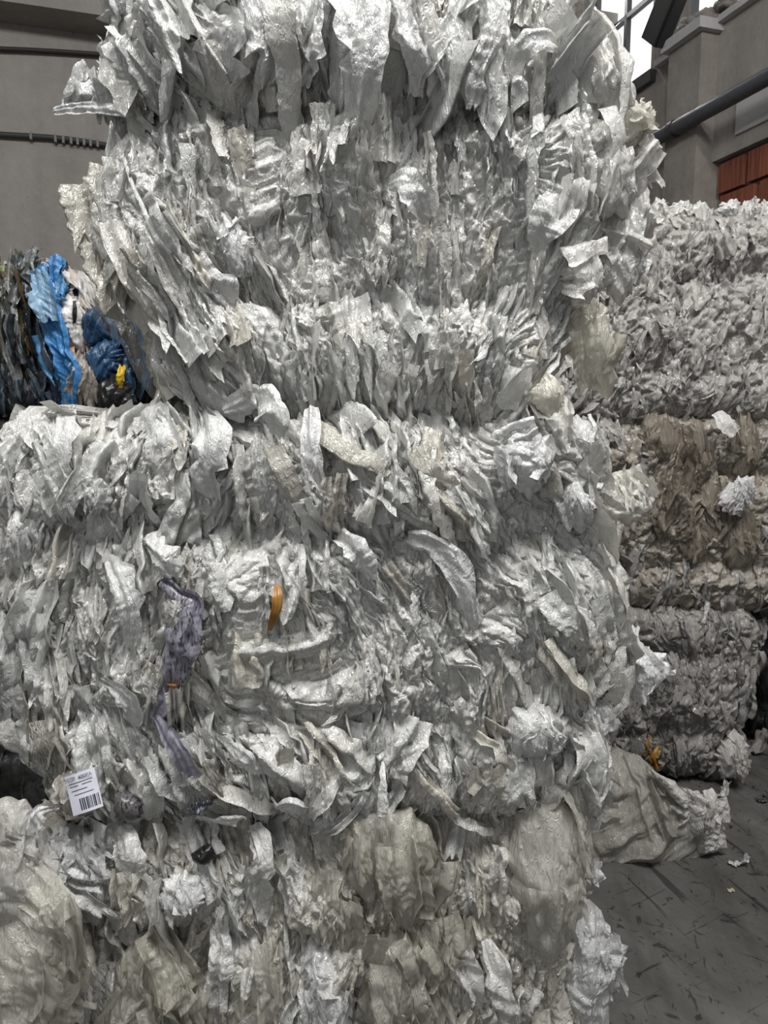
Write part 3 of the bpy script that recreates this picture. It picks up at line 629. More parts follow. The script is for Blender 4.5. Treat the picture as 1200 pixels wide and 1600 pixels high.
# ---- bottom bale
PUFF(bot, 'clear_bag', [(800, 1310), (812, 1268), (840, 1250), (872, 1252), (896, 1268), (908, 1310), (913, 1360), (906, 1420), (888, 1468), (862, 1503), (842, 1492), (818, 1425), (803, 1365)], 1.43, mat=CLEAR, front=.06, back=.06, crA=.003, folds=.0026, fdir=.1, flaps=2, tint=(.66, .645, .585), edge=.004, label='smooth clear film bag hanging at the corner')
PUFF(bot, 'film_bag', [(850, 1520), (862, 1440), (885, 1402), (908, 1398), (930, 1420), (950, 1450), (958, 1485), (952, 1530), (945, 1580), (930, 1660), (870, 1680)], 1.55, front=.07, back=.06, crA=.009, tint=BRIGHT, edge=.012, label='bright crumpled bag low on the side')
PUFF(bot, 'film_bag', [(885, 1225), (905, 1195), (928, 1183), (946, 1200), (948, 1240), (930, 1275), (905, 1290), (888, 1265)], 1.52, front=.05, back=.05, crA=.006, tint=BRIGHT, edge=.006)
PUFF(bot, 'film_bag', [(898, 1330), (912, 1310), (920, 1345), (918, 1380), (905, 1392), (895, 1370)], 1.54, front=.03, back=.04, crA=.005, tint=BRIGHT, edge=.004)
for ol, Y, f in (([(528, 1310), (540, 1270), (565, 1262), (592, 1275), (600, 1320), (596, 1380), (586, 1420), (560, 1395), (538, 1350)], 1.43, .06),
                 ([(592, 1310), (606, 1272), (640, 1262), (664, 1290), (670, 1350), (660, 1420), (640, 1455), (610, 1430), (596, 1370)], 1.42, .07),
                 ([(580, 1520), (592, 1450), (620, 1425), (660, 1430), (672, 1500), (665, 1580), (670, 1680), (600, 1690), (578, 1600)], 1.43, .07),
                 ([(640, 1440), (665, 1410), (692, 1450), (698, 1520), (680, 1600), (668, 1560), (655, 1500)], 1.43, .05),
                 ([(498, 1400), (510, 1345), (528, 1350), (548, 1400), (558, 1450), (545, 1490), (520, 1480), (502, 1450)], 1.43, .05),
                 ([(190, 1530), (205, 1475), (235, 1450), (268, 1458), (288, 1500), (290, 1580), (285, 1690), (200, 1690)], 1.43, .07),
                 ([(375, 1560), (390, 1500), (420, 1480), (450, 1520), (455, 1600), (440, 1690), (385, 1690)], 1.44, .05)):
    PUFF(bot, 'clear_bag', ol, Y, mat=CLEAR, front=f * .7, back=.05, crA=.003, folds=.0016, pw=.5, fdir=.08, lam=.045, tint=CLR, edge=.005)
PUFF(bot, 'film_sheet', [(248, 1418), (255, 1385), (275, 1370), (300, 1366), (318, 1388), (312, 1418), (295, 1422), (275, 1428)], 1.40, front=.025, back=.02, crA=.006, tint=BRIGHT, edge=.012)
PUFF(bot, 'film_sheet', [(74, 1320), (88, 1296), (125, 1288), (150, 1315), (162, 1370), (155, 1424), (135, 1415), (108, 1372), (90, 1345)], 1.42, front=.05, back=.04, crA=.006, tint=BRIGHT, edge=.008)
PUFF(bot, 'film_bag', [(474, 1530), (480, 1485), (500, 1470), (528, 1480), (542, 1498), (530, 1530), (545, 1580), (548, 1640), (500, 1660), (478, 1600)], 1.42, front=.05, back=.04, crA=.007, tint=BRIGHT, edge=.01)
PUFF(bot, 'dark_hole_patch', [(298, 1340), (312, 1330), (330, 1324), (332, 1340), (315, 1350)], 1.40, mat=BLACK, front=.012, back=.02, crA=.002, edge=.003, label='black patch standing in for a dark hole in the film')  # near-black piece put in for the shade of a hole between sheets
for path, wd in (([(180, 1290, 1.44), (195, 1330, 1.39), (205, 1370, 1.40), (215, 1430, 1.42)], [.04, .06, .05, .02]),
                 ([(120, 1420, 1.45), (120, 1480, 1.41), (115, 1550, 1.41), (118, 1640, 1.44)], [.03, .06, .07, .06]),
                 ([(330, 1420, 1.44), (345, 1480, 1.40), (338, 1540, 1.40), (345, 1620, 1.43)], [.03, .05, .05, .03]),
                 ([(400, 1290, 1.44), (410, 1340, 1.39), (405, 1390, 1.40), (412, 1440, 1.43)], [.04, .05, .05, .02]),
                 ([(700, 1440, 1.44), (712, 1480, 1.40), (735, 1530, 1.40), (745, 1600, 1.43)], [.03, .05, .05, .03]),
                 ([(760, 1470, 1.44), (775, 1520, 1.40), (790, 1580, 1.40), (795, 1660, 1.43)], [.03, .05, .05, .03]),
                 ([(310, 1275, 1.43), (345, 1283, 1.37), (372, 1282, 1.38), (380, 1270, 1.42)], [.01, .02, .028, .02])):
    RIB(bot, 'film_sheet', path, wd, n=60, m=24, pleat=.28, crA=.004, rag=.1, tint=(.76, .755, .73))

# ---- clear film bundle leaning in front of the near stack
bun = empty('film_bundle', W(20, 1700, 1.36), 'clear plastic film bundle leaning against the bottom bale of the near stack', 'film bundle'); bun.location.z = 0
PUFF(bun, 'lower_bag', [(-120, 1850), (-130, 1600), (-90, 1440), (0, 1395), (60, 1378), (105, 1395), (126, 1430), (122, 1490), (100, 1560), (92, 1640), (100, 1740), (90, 1850)], 1.34, mat=CLEAR, front=.07, back=.07, crA=.0035, folds=.0014, fdir=.75, tint=(.70, .68, .61), edge=.004, lam=.07)
PUFF(bun, 'upper_bag', [(-110, 1420), (-90, 1300), (-20, 1262), (15, 1247), (40, 1252), (62, 1290), (80, 1330), (105, 1385), (90, 1420), (40, 1440), (-30, 1470)], 1.37, mat=CLEAR, front=.07, back=.06, crA=.005, folds=.002, fdir=.4, stretch=.5, tint=(.74, .73, .69), edge=.006, lam=.07)
RIB(bun, 'film_flap', [(55, 1330, 1.36), (50, 1300, 1.35), (62, 1268, 1.35), (92, 1262, 1.37)], [.04, .04, .03, .012], n=44, pleat=.3, tint=BRIGHT)

# ---- far stack details
for ol in ([(1026, 790), (1030, 742), (1046, 735), (1058, 760), (1056, 820), (1040, 842)], [(1064, 720), (1066, 665), (1092, 655), (1101, 700), (1096, 760), (1075, 780)],
           [(1094, 820), (1098, 755), (1116, 735), (1122, 790), (1112, 855), (1100, 862)], [(1147, 720), (1152, 665), (1172, 655), (1181, 690), (1172, 735), (1152, 752)],
           [(1058, 840), (1065, 785), (1082, 765), (1100, 830), (1090, 880), (1070, 878)], [(1130, 860), (1140, 800), (1165, 790), (1180, 830), (1170, 880), (1145, 890)],
           [(1000, 690), (1010, 655), (1050, 655), (1060, 700), (1030, 725), (1008, 715)]):
    PUFF(rm, 'clear_fold', ol, YR + .02, mat=CLEAR, front=.04, back=.06, crA=.004, folds=.002, fdir=.1, pw=.5, tint=(.34, .30, .245), edge=.006, label='brownish clear film fold')
PUFF(rm, 'film_sheet', [(1124, 785), (1145, 765), (1176, 744), (1181, 765), (1160, 792), (1130, 800)], YR - .06, front=.03, back=.03, crA=.006, tint=(.72, .72, .72), edge=.006, label='pale grey sheet sticking out')
RIB(rm, 'film_strip', [(1122, 645, YR - .05), (1135, 662, YR - .09), (1150, 678, YR - .09)], [.05, .07, .06], n=40, tint=(.72, .71, .69))
RIB(rb, 'brown_tape', [(1014, 1148, YR - .03), (1012, 1165, YR - .05), (1006, 1182, YR - .04)], [.018, .022, .035], mat=TAPE, n=30, m=10, pleat=.5, crA=.001, rag=.3, label='torn brown tape')
RIB(rb, 'brown_tape', [(1030, 1166, YR - .03), (1022, 1182, YR - .05), (1024, 1200, YR - .04)], [.03, .03, .04], mat=TAPE, n=30, m=10, pleat=.5, crA=.001, rag=.3, label='torn brown tape')
PUFF(rb, 'film_bag', [(1120, 1190), (1130, 1160), (1155, 1158), (1166, 1185), (1158, 1208), (1130, 1215)], YR - .02, front=.06, back=.06, crA=.008, tint=(.6, .58, .55))
PUFF(rt, 'film_sheet', [(1120, 330), (1135, 320), (1150, 312), (1148, 335), (1130, 345)], YR + .06, front=.04, back=.04, crA=.008, tint=(.75, .74, .72))
for x_ in (1000, 1025, 1060, 1090, 1165, 1190):
    PUFF(rt, 'film_bag', [(x_ - 22, 345), (x_ - 14, 325), (x_ + 2, 316 + (x_ * 7) % 9), (x_ + 18, 326), (x_ + 22, 345), (x_, 362)], YR + .10, front=.06, back=.06, crA=.010, tint=(.74, .73, .70), edge=.012)

# ---- clear bag on the floor
fb = empty('film_bag', W(1010, 1340, 2.60), 'dirty clear film bag lying on the floor between the two stacks', 'film bag'); fb.location.z = 0
PUFF(fb, 'bag_body', [(890, 1330), (898, 1280), (915, 1225), (935, 1190), (960, 1184), (1000, 1194), (1040, 1224), (1078, 1256), (1102, 1296), (1098, 1322), (1060, 1340), (1010, 1346), (950, 1340)], 2.66, mat=CLEAR, front=.12, back=.20, crA=.0035, folds=.0016, fdir=-1.0, slope=(0, .25), lam=.09, stretch=.35, alpha=.75, tint=(.56, .54, .49), edge=.008)
PUFF(fb, 'bag_mouth', [(1020, 1205), (1042, 1222), (1075, 1240), (1100, 1262), (1108, 1252), (1116, 1276), (1132, 1268), (1128, 1296), (1137, 1308), (1122, 1332), (1100, 1336), (1090, 1305), (1065, 1260)], 2.58, front=.05, back=.08, crA=.012, tint=(.74, .72, .69), edge=.02, label='crumpled white open end')

def litter(px, py, Yz, size, label, seed, tint=(.72, .71, .69), name='film_scrap'):
    r_ = np.random.default_rng(seed); r0 = ray(px, py); c = EYE + r0 * (-EYE[2] / r0[2]); c[2] = 0
    mb = MB(); s, t = np.meshgrid(np.linspace(-1, 1, 22), np.linspace(-1, 1, 14))
    a = r_.random() * 3; x = s * size + .15 * size * samp(t * .2, s * .2 + seed); y = t * size * .4 * (1 + .4 * samp(s * .3, t * .1 + seed, FM))
    z = .004 + np.abs(.28 * size * samp(s * .10 + seed * .3, t * .08)) + size * Yz * np.clip(s, 0, 1) ** 3
    mb.grid(np.stack([c[0] + x * math.cos(a * .2) - y * math.sin(a * .2), c[1] + x * math.sin(a * .2) + y, z], -1), tint)
    o = mb.build(name, FILM, None, loc=c); tag(o, label, 'film scrap'); return o
litter(1156, 1353, .8, .034, 'white curled film scrap on the floor right of the clear bag', 3)
litter(1143, 1394, .2, .011, 'tiny cream film scrap lying alone on the bare floor', 5, (.75, .70, .5))
litter(1126, 1245, 1.2, .035, 'crumpled white scrap on the floor at the foot of the far stack', 8)
litter(1172, 1178, 1.2, .075, 'grey film scrap in the dark beside the bottom far bale', 12, (.35, .33, .31))
litter(1196, 1252, .5, .035, 'black and white scrap on the floor in the shade by the far stack', 14, (.05, .05, .05))

# ---- bale of mixed coloured film on the stack behind
YC = 2.78
def col_tint(r, px, py):
    k = r.random()
    if px < 22 and py < 500: c = [(.25, .28, .12), (.45, .42, .36), (.08, .08, .07)][int(k * 3)]
    elif px < 62: c = [(.02, .025, .03), (.05, .07, .09), (.16, .17, .17), (.10, .07, .03), (.03, .05, .06)][int(k * 5)]
    elif px < 100: c = [(.05, .20, .45), (.10, .30, .55), (.05, .07, .10)][int(k * 3)] if py > 520 or px > 70 else (.07, .10, .13)
    elif px < 150 and py < 560: c = [(.75, .74, .72), (.68, .67, .66), (.55, .5, .45)][int(k * 3)]
    elif px < 152: c = [(.55, .5, .45), (.6, .4, .28), (.45, .42, .38)][int(k * 3)]
    elif py < 590: c = [(.015, .035, .07), (.02, .08, .17), (.01, .015, .02), (.05, .12, .22)][int(k * 4)]
    else: c = (.008, .008, .009)
    return np.array(c)
def reg_c(r, px, py, o): o['l'] *= 1.5; o['jit'] = .12; o['lift'] = .2; o['up'] = .1; o['w'] *= 1.1
surf = bale_surface(H2, 2.19, [(400, -330), (645, -360)], [(405, 55), (430, 92), (455, 128), (480, 162), (520, 172), (570, 182), (610, 190), (645, 196)], YC, .9, [], 8, step=.008, Y0=YC + .05, cell=(.05, .2))
cb = film_bale('mixed_film_bale', 'bale of blue, black and white mixed film beyond the left end of the near stack', (-1.6, 3.2, H2), surf, 31, 700, flow_field([(60, 500, 6, 100), (140, 480, 14, 60)]), reg_c, res=.7, mat=COLOUR, tint=col_tint, core_tint=(.02, .022, .025))
cb['label'] = 'bale of blue, black and white mixed film on top of two dark bales'
RIB(cb, 'blue_film', [(58, 420, YC - .02), (72, 470, YC - .08), (92, 540, YC - .10), (106, 590, YC - .09), (104, 640, YC - .06)], [.05, .09, .085, .085, .06], mat=COLOUR, n=90, m=36, pleat=.35, crA=.005, tint=(.05, .22, .50), crF=3.0, label='bright blue film sheet')
RIB(cb, 'blue_film', [(62, 425, YC - .05), (68, 460, YC - .11), (78, 500, YC - .11)], [.05, .085, .07], mat=COLOUR, n=70, m=30, pleat=.35, crA=.005, tint=(.22, .36, .50), label='pale blue film')
PUFF(cb, 'white_film', [(82, 440), (95, 452), (120, 458), (135, 480), (138, 520), (128, 555), (112, 550), (100, 510)], YC - .02, mat=COLOUR, front=.06, back=.05, crA=.009, tint=(.78, .77, .75), label='white film bag')
PUFF(cb, 'clear_film', [(118, 580), (128, 555), (145, 565), (150, 600), (148, 640), (120, 642)], YC - .02, mat=CLEAR, front=.05, back=.05, crA=.007, tint=(.58, .52, .46), label='peach-tinted clear film')
RIB(cb, 'black_strip', [(117, 470, YC - .09), (117, 485, YC - .10), (116, 505, YC - .09)], [.014, .016, .012], mat=BLACK, n=16, m=6, pleat=.1, crA=.001)
for ol in ([(135, 520), (142, 485), (158, 478), (168, 490), (165, 530), (145, 545)], [(148, 580), (150, 540), (172, 525), (182, 560), (172, 595), (155, 600)]):
    PUFF(cb, 'navy_film', ol, YC, mat=COLOUR, front=.05, back=.05, crA=.011, tint=(.02, .065, .14), edge=.012, label='crumpled dark blue film')
PUFF(cb, 'black_film', [(150, 635), (155, 600), (180, 588), (200, 605), (213, 628), (205, 644), (160, 646)], YC - .02, mat=BLACK, front=.06, back=.06, crA=.009, edge=.01, label='glossy black film')
RIB(cb, 'yellow_film', [(192, 573, YC - .05), (188, 588, YC - .07), (189, 608, YC - .05)], [.025, .03, .012], mat=plain('yellow_film', (.62, .42, .02), .35), n=24, m=10, pleat=.5, crA=.006, label='yellow film scrap')
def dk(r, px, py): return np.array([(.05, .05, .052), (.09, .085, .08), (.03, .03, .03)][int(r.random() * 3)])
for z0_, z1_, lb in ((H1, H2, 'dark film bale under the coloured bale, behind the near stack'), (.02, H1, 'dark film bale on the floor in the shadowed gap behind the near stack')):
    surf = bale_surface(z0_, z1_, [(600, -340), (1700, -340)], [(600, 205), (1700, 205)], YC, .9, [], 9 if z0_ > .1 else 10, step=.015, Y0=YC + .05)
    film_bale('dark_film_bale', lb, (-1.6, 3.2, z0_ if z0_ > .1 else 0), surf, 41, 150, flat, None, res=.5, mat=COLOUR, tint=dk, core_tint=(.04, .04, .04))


surf = bale_surface(.02, .86, [(600, 1170), (1700, 1170)], [(600, 1480), (1700, 1480)], 3.52, .9, [], 15, step=.015, Y0=3.57)  # added bale, coloured almost black to supply the shade in this gap
film_bale('dark_film_bale', 'added near-black bale standing in for the shade beyond the right end of the far stack', (2.15, 3.97, 0), surf, 43, 120, flat, None, res=.5, mat=COLOUR, tint=lambda r, px, py: np.array([.025, .024, .024]), core_tint=(.015, .015, .015))

# ------------------------------------------------------------------ the hall
D1 = np.array([-.29, .957, 0]); D2 = np.array([.957, .29, 0]); ZU = np.array([0, 0, 1.0])
RA = np.array([2.67, 6.0, 0])
def RW(u, n, z): return RA + D1 * u + D2 * n + ZU * z          # right wall: u into the hall, n away from the room
def hit(px, py, n=0.0):
    r_ = ray(px, py); A0 = RA + D2 * n; t = np.dot(A0 - EYE, D2) / np.dot(r_, D2); p = EYE + r_ * t
    return np.dot(p - RA, D1), p[2]
BA = np.array([-3.0, 6.5, 0])
def BW(u, n, z): return BA + D2 * u + D1 * n + ZU * z          # back wall
def hitb(px, py, n=0.0):
    r_ = ray(px, py); A0 = BA + D1 * n; t = np.dot(A0 - EYE, D1) / np.dot(r_, D1); p = EYE + r_ * t
    return np.dot(p - BA, D2), p[2]

CONC = plaster('grey_concrete', (.42, .395, .365), (.26, .245, .225))
CONC2 = plaster('warm_plaster', (.40, .375, .35), (.22, .20, .185), blotch=2.2)
PIL = plaster('pillar_concrete', (.36, .33, .30), (.17, .155, .14), blotch=3)
LIGHTP = plaster('pale_plaster', (.58, .58, .575), (.42, .42, .42), blotch=2)

uP0, _ = hit(1068, 150); uP1, _ = hit(1118, 150)      # pillar edges
zc = hit(1090, 42, -.16)[1]                                  # top of the lower wall
uw0 = hit(1028, 100)[0]                                # near end of the far window
zs = hit(1010, 119)[1]                                 # its sill
zb = hit(1160, 232)[1]                                 # top of the brick infill
ub = hit(1116, 290)[0]
Z_TOP = 7.0
mb = MB()
mb.box(RW, uP0, uw0, .0, .3, 0, zc)                    # panel between pillar and window
mb.box(RW, uw0, 6, .0, .3, 0, zs)                      # below the far window
mb.box(RW, uw0 - .02, uw0 + .10, .0, .3, zs, Z_TOP)
mb.box(RW, ub, uP0, .0, .3, zb, zc); mb.box(RW, ub, uP0, .1, .3, 0, zb)
mb.box(RW, -5, ub, .0, .3, zb, zc)
struct(mb.build('wall_right', CONC2, smooth=False))
mb = MB(); mb.box(RW, uP0, uP1, -.16, .3, 0, zc - .05); struct(mb.build('wall_right_pillar', PIL, smooth=False))
mb = MB(); mb.box(RW, -5, uw0 - .02, -.06, .3, zc, zc + .05); mb.box(RW, uP1 - .05, uP0 + .03, -.22, .3, zc - .05, zc + .03); struct(mb.build('trim_1', LIGHTP, smooth=False))
mb = MB(); mb.box(RW, hit(1200, 160)[0] - 1, hit(1153, 180)[0], -.02, .1, hit(1165, 205)[1], hit(1200, 130)[1]); struct(mb.build('wall_right_patch', LIGHTP, smooth=False))
# hollow red bricks set back in the opening
def brick_mat():
    m, t, out = nt('hollow_red_brick'); L = t.links.new; tc = nd(t, 'ShaderNodeTexCoord')
    mp = nd(t, 'ShaderNodeMapping'); mp.inputs['Scale'].default_value = (60, 60, 3); L(tc.outputs['Object'], mp.inputs['Vector'])
    n = nd(t, 'ShaderNodeTexNoise', Scale=1.0, Detail=3.0); L(mp.outputs[0], n.inputs['Vector'])
    cr = nd(t, 'ShaderNodeValToRGB'); cr.color_ramp.elements[0].color = (.12, .035, .02, 1); cr.color_ramp.elements[1].color = (.30, .095, .055, 1)
    cr.color_ramp.elements[0].position = .3; cr.color_ramp.elements[1].position = .7; L(n.outputs[0], cr.inputs[0])
    p = nd(t, 'ShaderNodeBsdfPrincipled'); p.inputs['Roughness'].default_value = .8; L(cr.outputs[0], p.inputs['Base Color']); L(p.outputs[0], out.inputs[0]); return m
mb = MB(); bh, bw = .22, .30; rb2 = np.random.default_rng(2); nrow = int(zb / bh) + 1
for i in range(nrow):
    z1 = zb - .03 - i * (bh + .022); u1 = ub - (.02 if i % 2 else .0)
    for k in range(11):
        w_ = bw * (.75 + .5 * rb2.random())
        if u1 - w_ < -4.6: break
        mb.box(RW, u1 - w_, u1, .03 + .02 * rb2.random(), .1, max(0, z1 - bh), z1); u1 -= w_ + (.015 if k % 2 else .05)
struct(mb.build('wall_right_brick', brick_mat(), smooth=False))
mb = MB(); mb.box(RW, -5, ub, .09, .3, 0, zb); struct(mb.build('wall_right_mortar', PIL, smooth=False))
# pipe along the wall, in front of the pillar
def tube(mb, pts, rad, k=16, tint=(.8, .8, .8)):
    pts = np.array(pts); tg = np.gradient(pts, axis=0); tg /= np.linalg.norm(tg, axis=1)[:, None]
    a = np.cross(tg, np.array([0, 0, 1.0]) if abs(tg[0][2]) < .9 else np.array([1.0, 0, 0])); a /= np.linalg.norm(a, axis=1)[:, None]; b = np.cross(tg, a)
    th = np.linspace(0, 2 * np.pi, k, endpoint=False)
    mb.grid(pts[:, None] + rad * (a[:, None] * np.cos(th)[None, :, None] + b[:, None] * np.sin(th)[None, :, None]), tint, 1.0, wrap=True)
zp = hit(1110, 170, -.23)[1]
mb = MB(); tube(mb, [RW(u_, -.23, zp) for u_ in np.linspace(-4.5, 5.0, 40)], .058)
pp = empty('wall_pipe', RW(0, -.23, zp), 'dark blue-grey pipe running along the right concrete wall above the red brick', 'pipe')
mb.build('pipe_tube', plain('painted_pipe', (.075, .08, .095), .5), pp)
CLAMP = plain('clamp_steel', (.06, .06, .065), .5)
for u_ in ((uP0 + uP1) / 2, uP1 - .9, uP0 + .9):
    mb = MB(); tube(mb, [RW(u_ - .03, -.23, zp), RW(u_ + .03, -.23, zp)], .066); mb.build('pipe_clamp', CLAMP, pp)
# windows: lit panes and steel glazing bars
def glow(name, col, s):
    m, t, out = nt(name); e = nd(t, 'ShaderNodeEmission', Strength=s); e.inputs[0].default_value = (*col, 1)
    tc = nd(t, 'ShaderNodeTexCoord'); n = nd(t, 'ShaderNodeTexNoise', Scale=2.5, Detail=4.0); t.links.new(tc.outputs['Object'], n.inputs['Vector'])
    cr = nd(t, 'ShaderNodeValToRGB'); cr.color_ramp.elements[0].position = .35; cr.color_ramp.elements[0].color = (*[c * .75 for c in col], 1); cr.color_ramp.elements[1].position = .6; cr.color_ramp.elements[1].color = (*col, 1)
    t.links.new(n.outputs[0], cr.inputs[0]); t.links.new(cr.outputs[0], e.inputs[0]); t.links.new(e.outputs[0], out.inputs[0]); return m
PANE = glow('daylit_pane', (.98, .99, 1.0), 1.6); BAR = plain('glazing_steel', (.05, .05, .055), .6)
def window(name, u0, u1, z0, z1, du, dz):
    mb = MB(); mb.box(RW, u0, u1, .12, .14, z0, z1); p = mb.build(name, PANE, smooth=False); struct(p)
    mb = MB()
    for u_ in np.arange(u0, u1 + .01, du): mb.box(RW, u_ - .02, u_ + .02, .07, .12, z0, z1)
    for z_ in np.arange(z0, z1 + .01, dz): mb.box(RW, u0, u1, .07, .12, z_ - .02, z_ + .02)
    o = mb.build('window_frame', BAR, None, smooth=False); o.parent = p
window('window_1', uw0 + .10, 5.6, zs, Z_TOP, .52, .72)
mb = MB(); mb.box(RW, uw0 + .02, 5.6, -.06, .12, zs - .10, zs); struct(mb.build('window_sill', plain('steel_sill', (.06, .06, .06), .6), smooth=False))
window('window_2', -4.5, uw0 - .35, zc + .05, Z_TOP, 1.1, 1.3)
# leaning steel roof strut in front of the far window
a0 = hit(1012, 66, -.3); a1 = hit(1062, -60, -.3)
mb = MB(); A_ = RW(a0[0], -.3, a0[1]); B_ = RW(a1[0], -.3, a1[1]); dv_ = (B_ - A_); ln_ = np.linalg.norm(dv_); dv_ /= ln_; sd = np.cross(dv_, D2); sd /= np.linalg.norm(sd)
for (sa, sb, na_, nb_) in ((-.12, .12, 0, .02), (-.12, -.10, 0, .12), (.10, .12, 0, .12)):
    mb.box(lambda u, n, z: A_ + sd * u + D2 * n + dv_ * z, sa, sb, na_, nb_, 0, ln_ + 1.5)
o = mb.build('roof_strut', plain('dark_steel', (.022, .022, .024), .6), None, smooth=False, loc=A_); tag(o, 'dark steel strut slanting up in front of the tall bright window', 'strut')
# rubble on the ledge
mb = MB(); rr = np.random.default_rng(9); uu = hit(1105, 20)[0]
for _ in range(14):
    c = RW(uu + rr.normal() * .16, rr.random() * .05 - .06, zc + .05 + rr.random() * .10); q = rr.normal(size=(8, 8, 1)) * .02
    th, ph_ = np.meshgrid(np.linspace(0, 2 * np.pi, 8, endpoint=False), np.linspace(0, np.pi, 8)); rd_ = (.05 + .05 * rr.random()) * (1 + .25 * rr.normal(size=th.shape))
    mb.grid(c + np.stack([rd_ * np.sin(ph_) * np.cos(th), rd_ * np.sin(ph_) * np.sin(th), rd_ * .6 * np.cos(ph_)], -1), wrap=True)
o = mb.build('rubble', PIL, None, loc=RW(uu, 0, zc + .16)); o['kind'] = 'stuff'; tag(o, 'heap of broken mortar rubble on the wall ledge', 'rubble')
# back wall: cable tray line, head beam
zcb = hitb(80, 217, -.03)[1]
pc = empty('wall_cable', BW(1, -.03, zcb), 'thin cable clipped along the grey back wall', 'cable')
mb = MB(); tube(mb, [BW(u_, -.04, zcb + .012 * math.sin(u_ * 5) - .012 * u_) for u_ in np.linspace(-3, 4, 60)], .022, 8); mb.build('cable_sleeve', plain('cable_grey', (.05, .05, .048), .6), pc)
for px_ in (50, 88, 100, 112, 122, 132, 142, 153):
    u_ = hitb(px_, 217)[0]; mb = MB(); mb.box(BW, u_ - .010, u_ + .010, -.066, 0, zcb - .028 - .012 * u_, zcb + .03 - .012 * u_); mb.build('cable_clip', plain('clip_grey', (.16, .16, .155), .5) if px_ == 50 else bpy.data.materials['clip_grey'], pc, smooth=False)
zbm = hitb(85, 30)[1]; zbb = hitb(85, 13, -.35)[1]
mb = MB(); tube(mb, [BW(u_, -.04, zbb - .14 - .03 * (u_ - 1.5) ** 2) for u_ in np.linspace(-2, 4.5, 50)], .018, 8)
o = mb.build('overhead_cable', plain('cable_brown', (.035, .025, .02), .6), None, loc=BW(1.3, 0, zbm)); tag(o, 'dark sagging cable just under the concrete beam of the back wall', 'cable')
mb = MB(); zbb = hitb(85, 13, -.35)[1]; mb.box(BW, -6, 6, -.35, 0, zbb, zbb + .7); struct(mb.build('ceiling_beam', CONC, smooth=False))

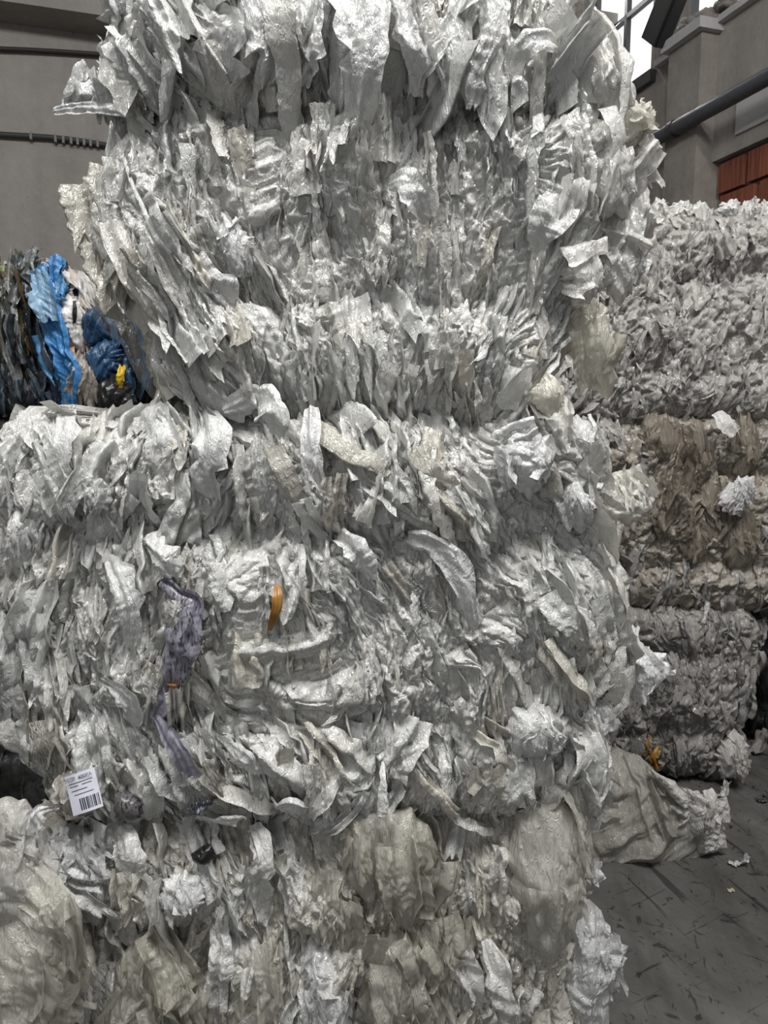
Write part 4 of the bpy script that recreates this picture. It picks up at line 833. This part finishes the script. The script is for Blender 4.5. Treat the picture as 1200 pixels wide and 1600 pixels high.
mb = MB(); mb.box(lambda u, n, z: np.array([u, n, z]), -9, 8, -5, 12, -.2, 0)
def floor_mat():
    m, t, out = nt('worn_concrete_floor'); L = t.links.new; tc = nd(t, 'ShaderNodeTexCoord')
    n1 = nd(t, 'ShaderNodeTexNoise', Scale=1.7, Detail=8.0, Roughness=.65); L(tc.outputs['Object'], n1.inputs['Vector'])
    cr = nd(t, 'ShaderNodeValToRGB'); cr.color_ramp.elements[0].position = .3; cr.color_ramp.elements[1].position = .75
    cr.color_ramp.elements[0].color = (.062, .060, .055, 1); cr.color_ramp.elements[1].color = (.165, .162, .152, 1); L(n1.outputs[0], cr.inputs[0])
    last = cr.outputs[0]
    for rot, sc, pos in ((.6, (5, 42, 1), .31), (-.5, (3.5, 60, 1), .32), (1.25, (1.6, 26, 1), .32), (0.1, (16, 22, 1), .33), (1.9, (9, 40, 1), .32), (.9, (22, 30, 1), .33)):
        mp = nd(t, 'ShaderNodeMapping'); mp.inputs['Rotation'].default_value = (0, 0, rot); L(tc.outputs['Object'], mp.inputs['Vector'])
        m2 = nd(t, 'ShaderNodeMapping'); m2.inputs['Scale'].default_value = sc; L(mp.outputs[0], m2.inputs['Vector'])
        n = nd(t, 'ShaderNodeTexNoise', Scale=1.0, Detail=4.0, Roughness=.6, Distortion=.6); L(m2.outputs[0], n.inputs['Vector'])
        c = nd(t, 'ShaderNodeValToRGB'); c.color_ramp.elements[0].position = pos; c.color_ramp.elements[1].position = pos + .04
        c.color_ramp.elements[0].color = (.3, .3, .3, 1); c.color_ramp.elements[1].color = (1, 1, 1, 1); L(n.outputs[0], c.inputs[0])
        mu = nd(t, 'ShaderNodeMix', data_type='RGBA', blend_type='MULTIPLY'); mu.inputs[0].default_value = .85; L(last, mu.inputs[6]); L(c.outputs[0], mu.inputs[7]); last = mu.outputs[2]
    for rot, sc in ((.42, (.5, 9, 1)), (-.25, (.6, 7, 1))):
        mp = nd(t, 'ShaderNodeMapping'); mp.inputs['Rotation'].default_value = (0, 0, rot + 1.3); L(tc.outputs['Object'], mp.inputs['Vector'])
        m2 = nd(t, 'ShaderNodeMapping'); m2.inputs['Scale'].default_value = sc; L(mp.outputs[0], m2.inputs['Vector'])
        n = nd(t, 'ShaderNodeTexNoise', Scale=1.0, Detail=5.0, Roughness=.65); L(m2.outputs[0], n.inputs['Vector'])
        c = nd(t, 'ShaderNodeValToRGB'); c.color_ramp.elements[0].position = .36; c.color_ramp.elements[1].position = .52
        c.color_ramp.elements[0].color = (.5, .5, .5, 1); c.color_ramp.elements[1].color = (1, 1, 1, 1); L(n.outputs[0], c.inputs[0])
        mu = nd(t, 'ShaderNodeMix', data_type='RGBA', blend_type='MULTIPLY'); mu.inputs[0].default_value = .4; L(last, mu.inputs[6]); L(c.outputs[0], mu.inputs[7]); last = mu.outputs[2]
    p = nd(t, 'ShaderNodeBsdfPrincipled'); p.inputs['Roughness'].default_value = .7; p.inputs['Specular IOR Level'].default_value = .25
    L(last, p.inputs['Base Color']); bp = nd(t, 'ShaderNodeBump', Strength=.3, Distance=.01); L(n1.outputs[0], bp.inputs['Height']); L(bp.outputs[0], p.inputs['Normal'])
    L(p.outputs[0], out.inputs[0]); return m
struct(mb.build('floor', floor_mat(), smooth=False))
mb = MB(); mb.box(BW, -6, 6, 0, .25, 0, 7); struct(mb.build('wall_back', CONC, smooth=False))

# ------------------------------------------------------------------ light
w = bpy.data.worlds.new('overcast'); scene.world = w; w.use_nodes = True
bg = w.node_tree.nodes['Background']; bg.inputs[0].default_value = (.95, .98, 1, 1); bg.inputs[1].default_value = .11
def area(name, loc, target, sx, sy, power, col=(1, 1, 1)):
    l = bpy.data.lights.new(name, 'AREA'); l.shape = 'RECTANGLE'; l.size = sx; l.size_y = sy; l.energy = power; l.color = col
    o = bpy.data.objects.new(name, l); COL.objects.link(o); o.location = loc
    from mathutils import Vector
    o.rotation_euler = (Vector(target) - Vector(loc)).to_track_quat('-Z', 'Y').to_euler(); return o
for k_, (x_, y_) in enumerate(((-1.6, .1), (.4, -.2), (2.2, .2))):
    area('skylight', (x_, y_ - .3, 6.0), (x_ * .3, 1.5, 1.0), .5, 1.3, 175, (1, .99, .97))
area('gate_daylight', (-1.5, -4.5, 2.2), (0, 1.5, 1.2), 3.5, 3.2, 58, (.97, .985, 1))
wl = RW(uw0 + 1.3, -.12, zs + .9); wt_ = wl - D2 * 2 + np.array([0, -.5, -.9])
area('window_daylight', wl, (.55, 1.8, 1.9), 2.2, 1.6, 420, (1, .99, .96))
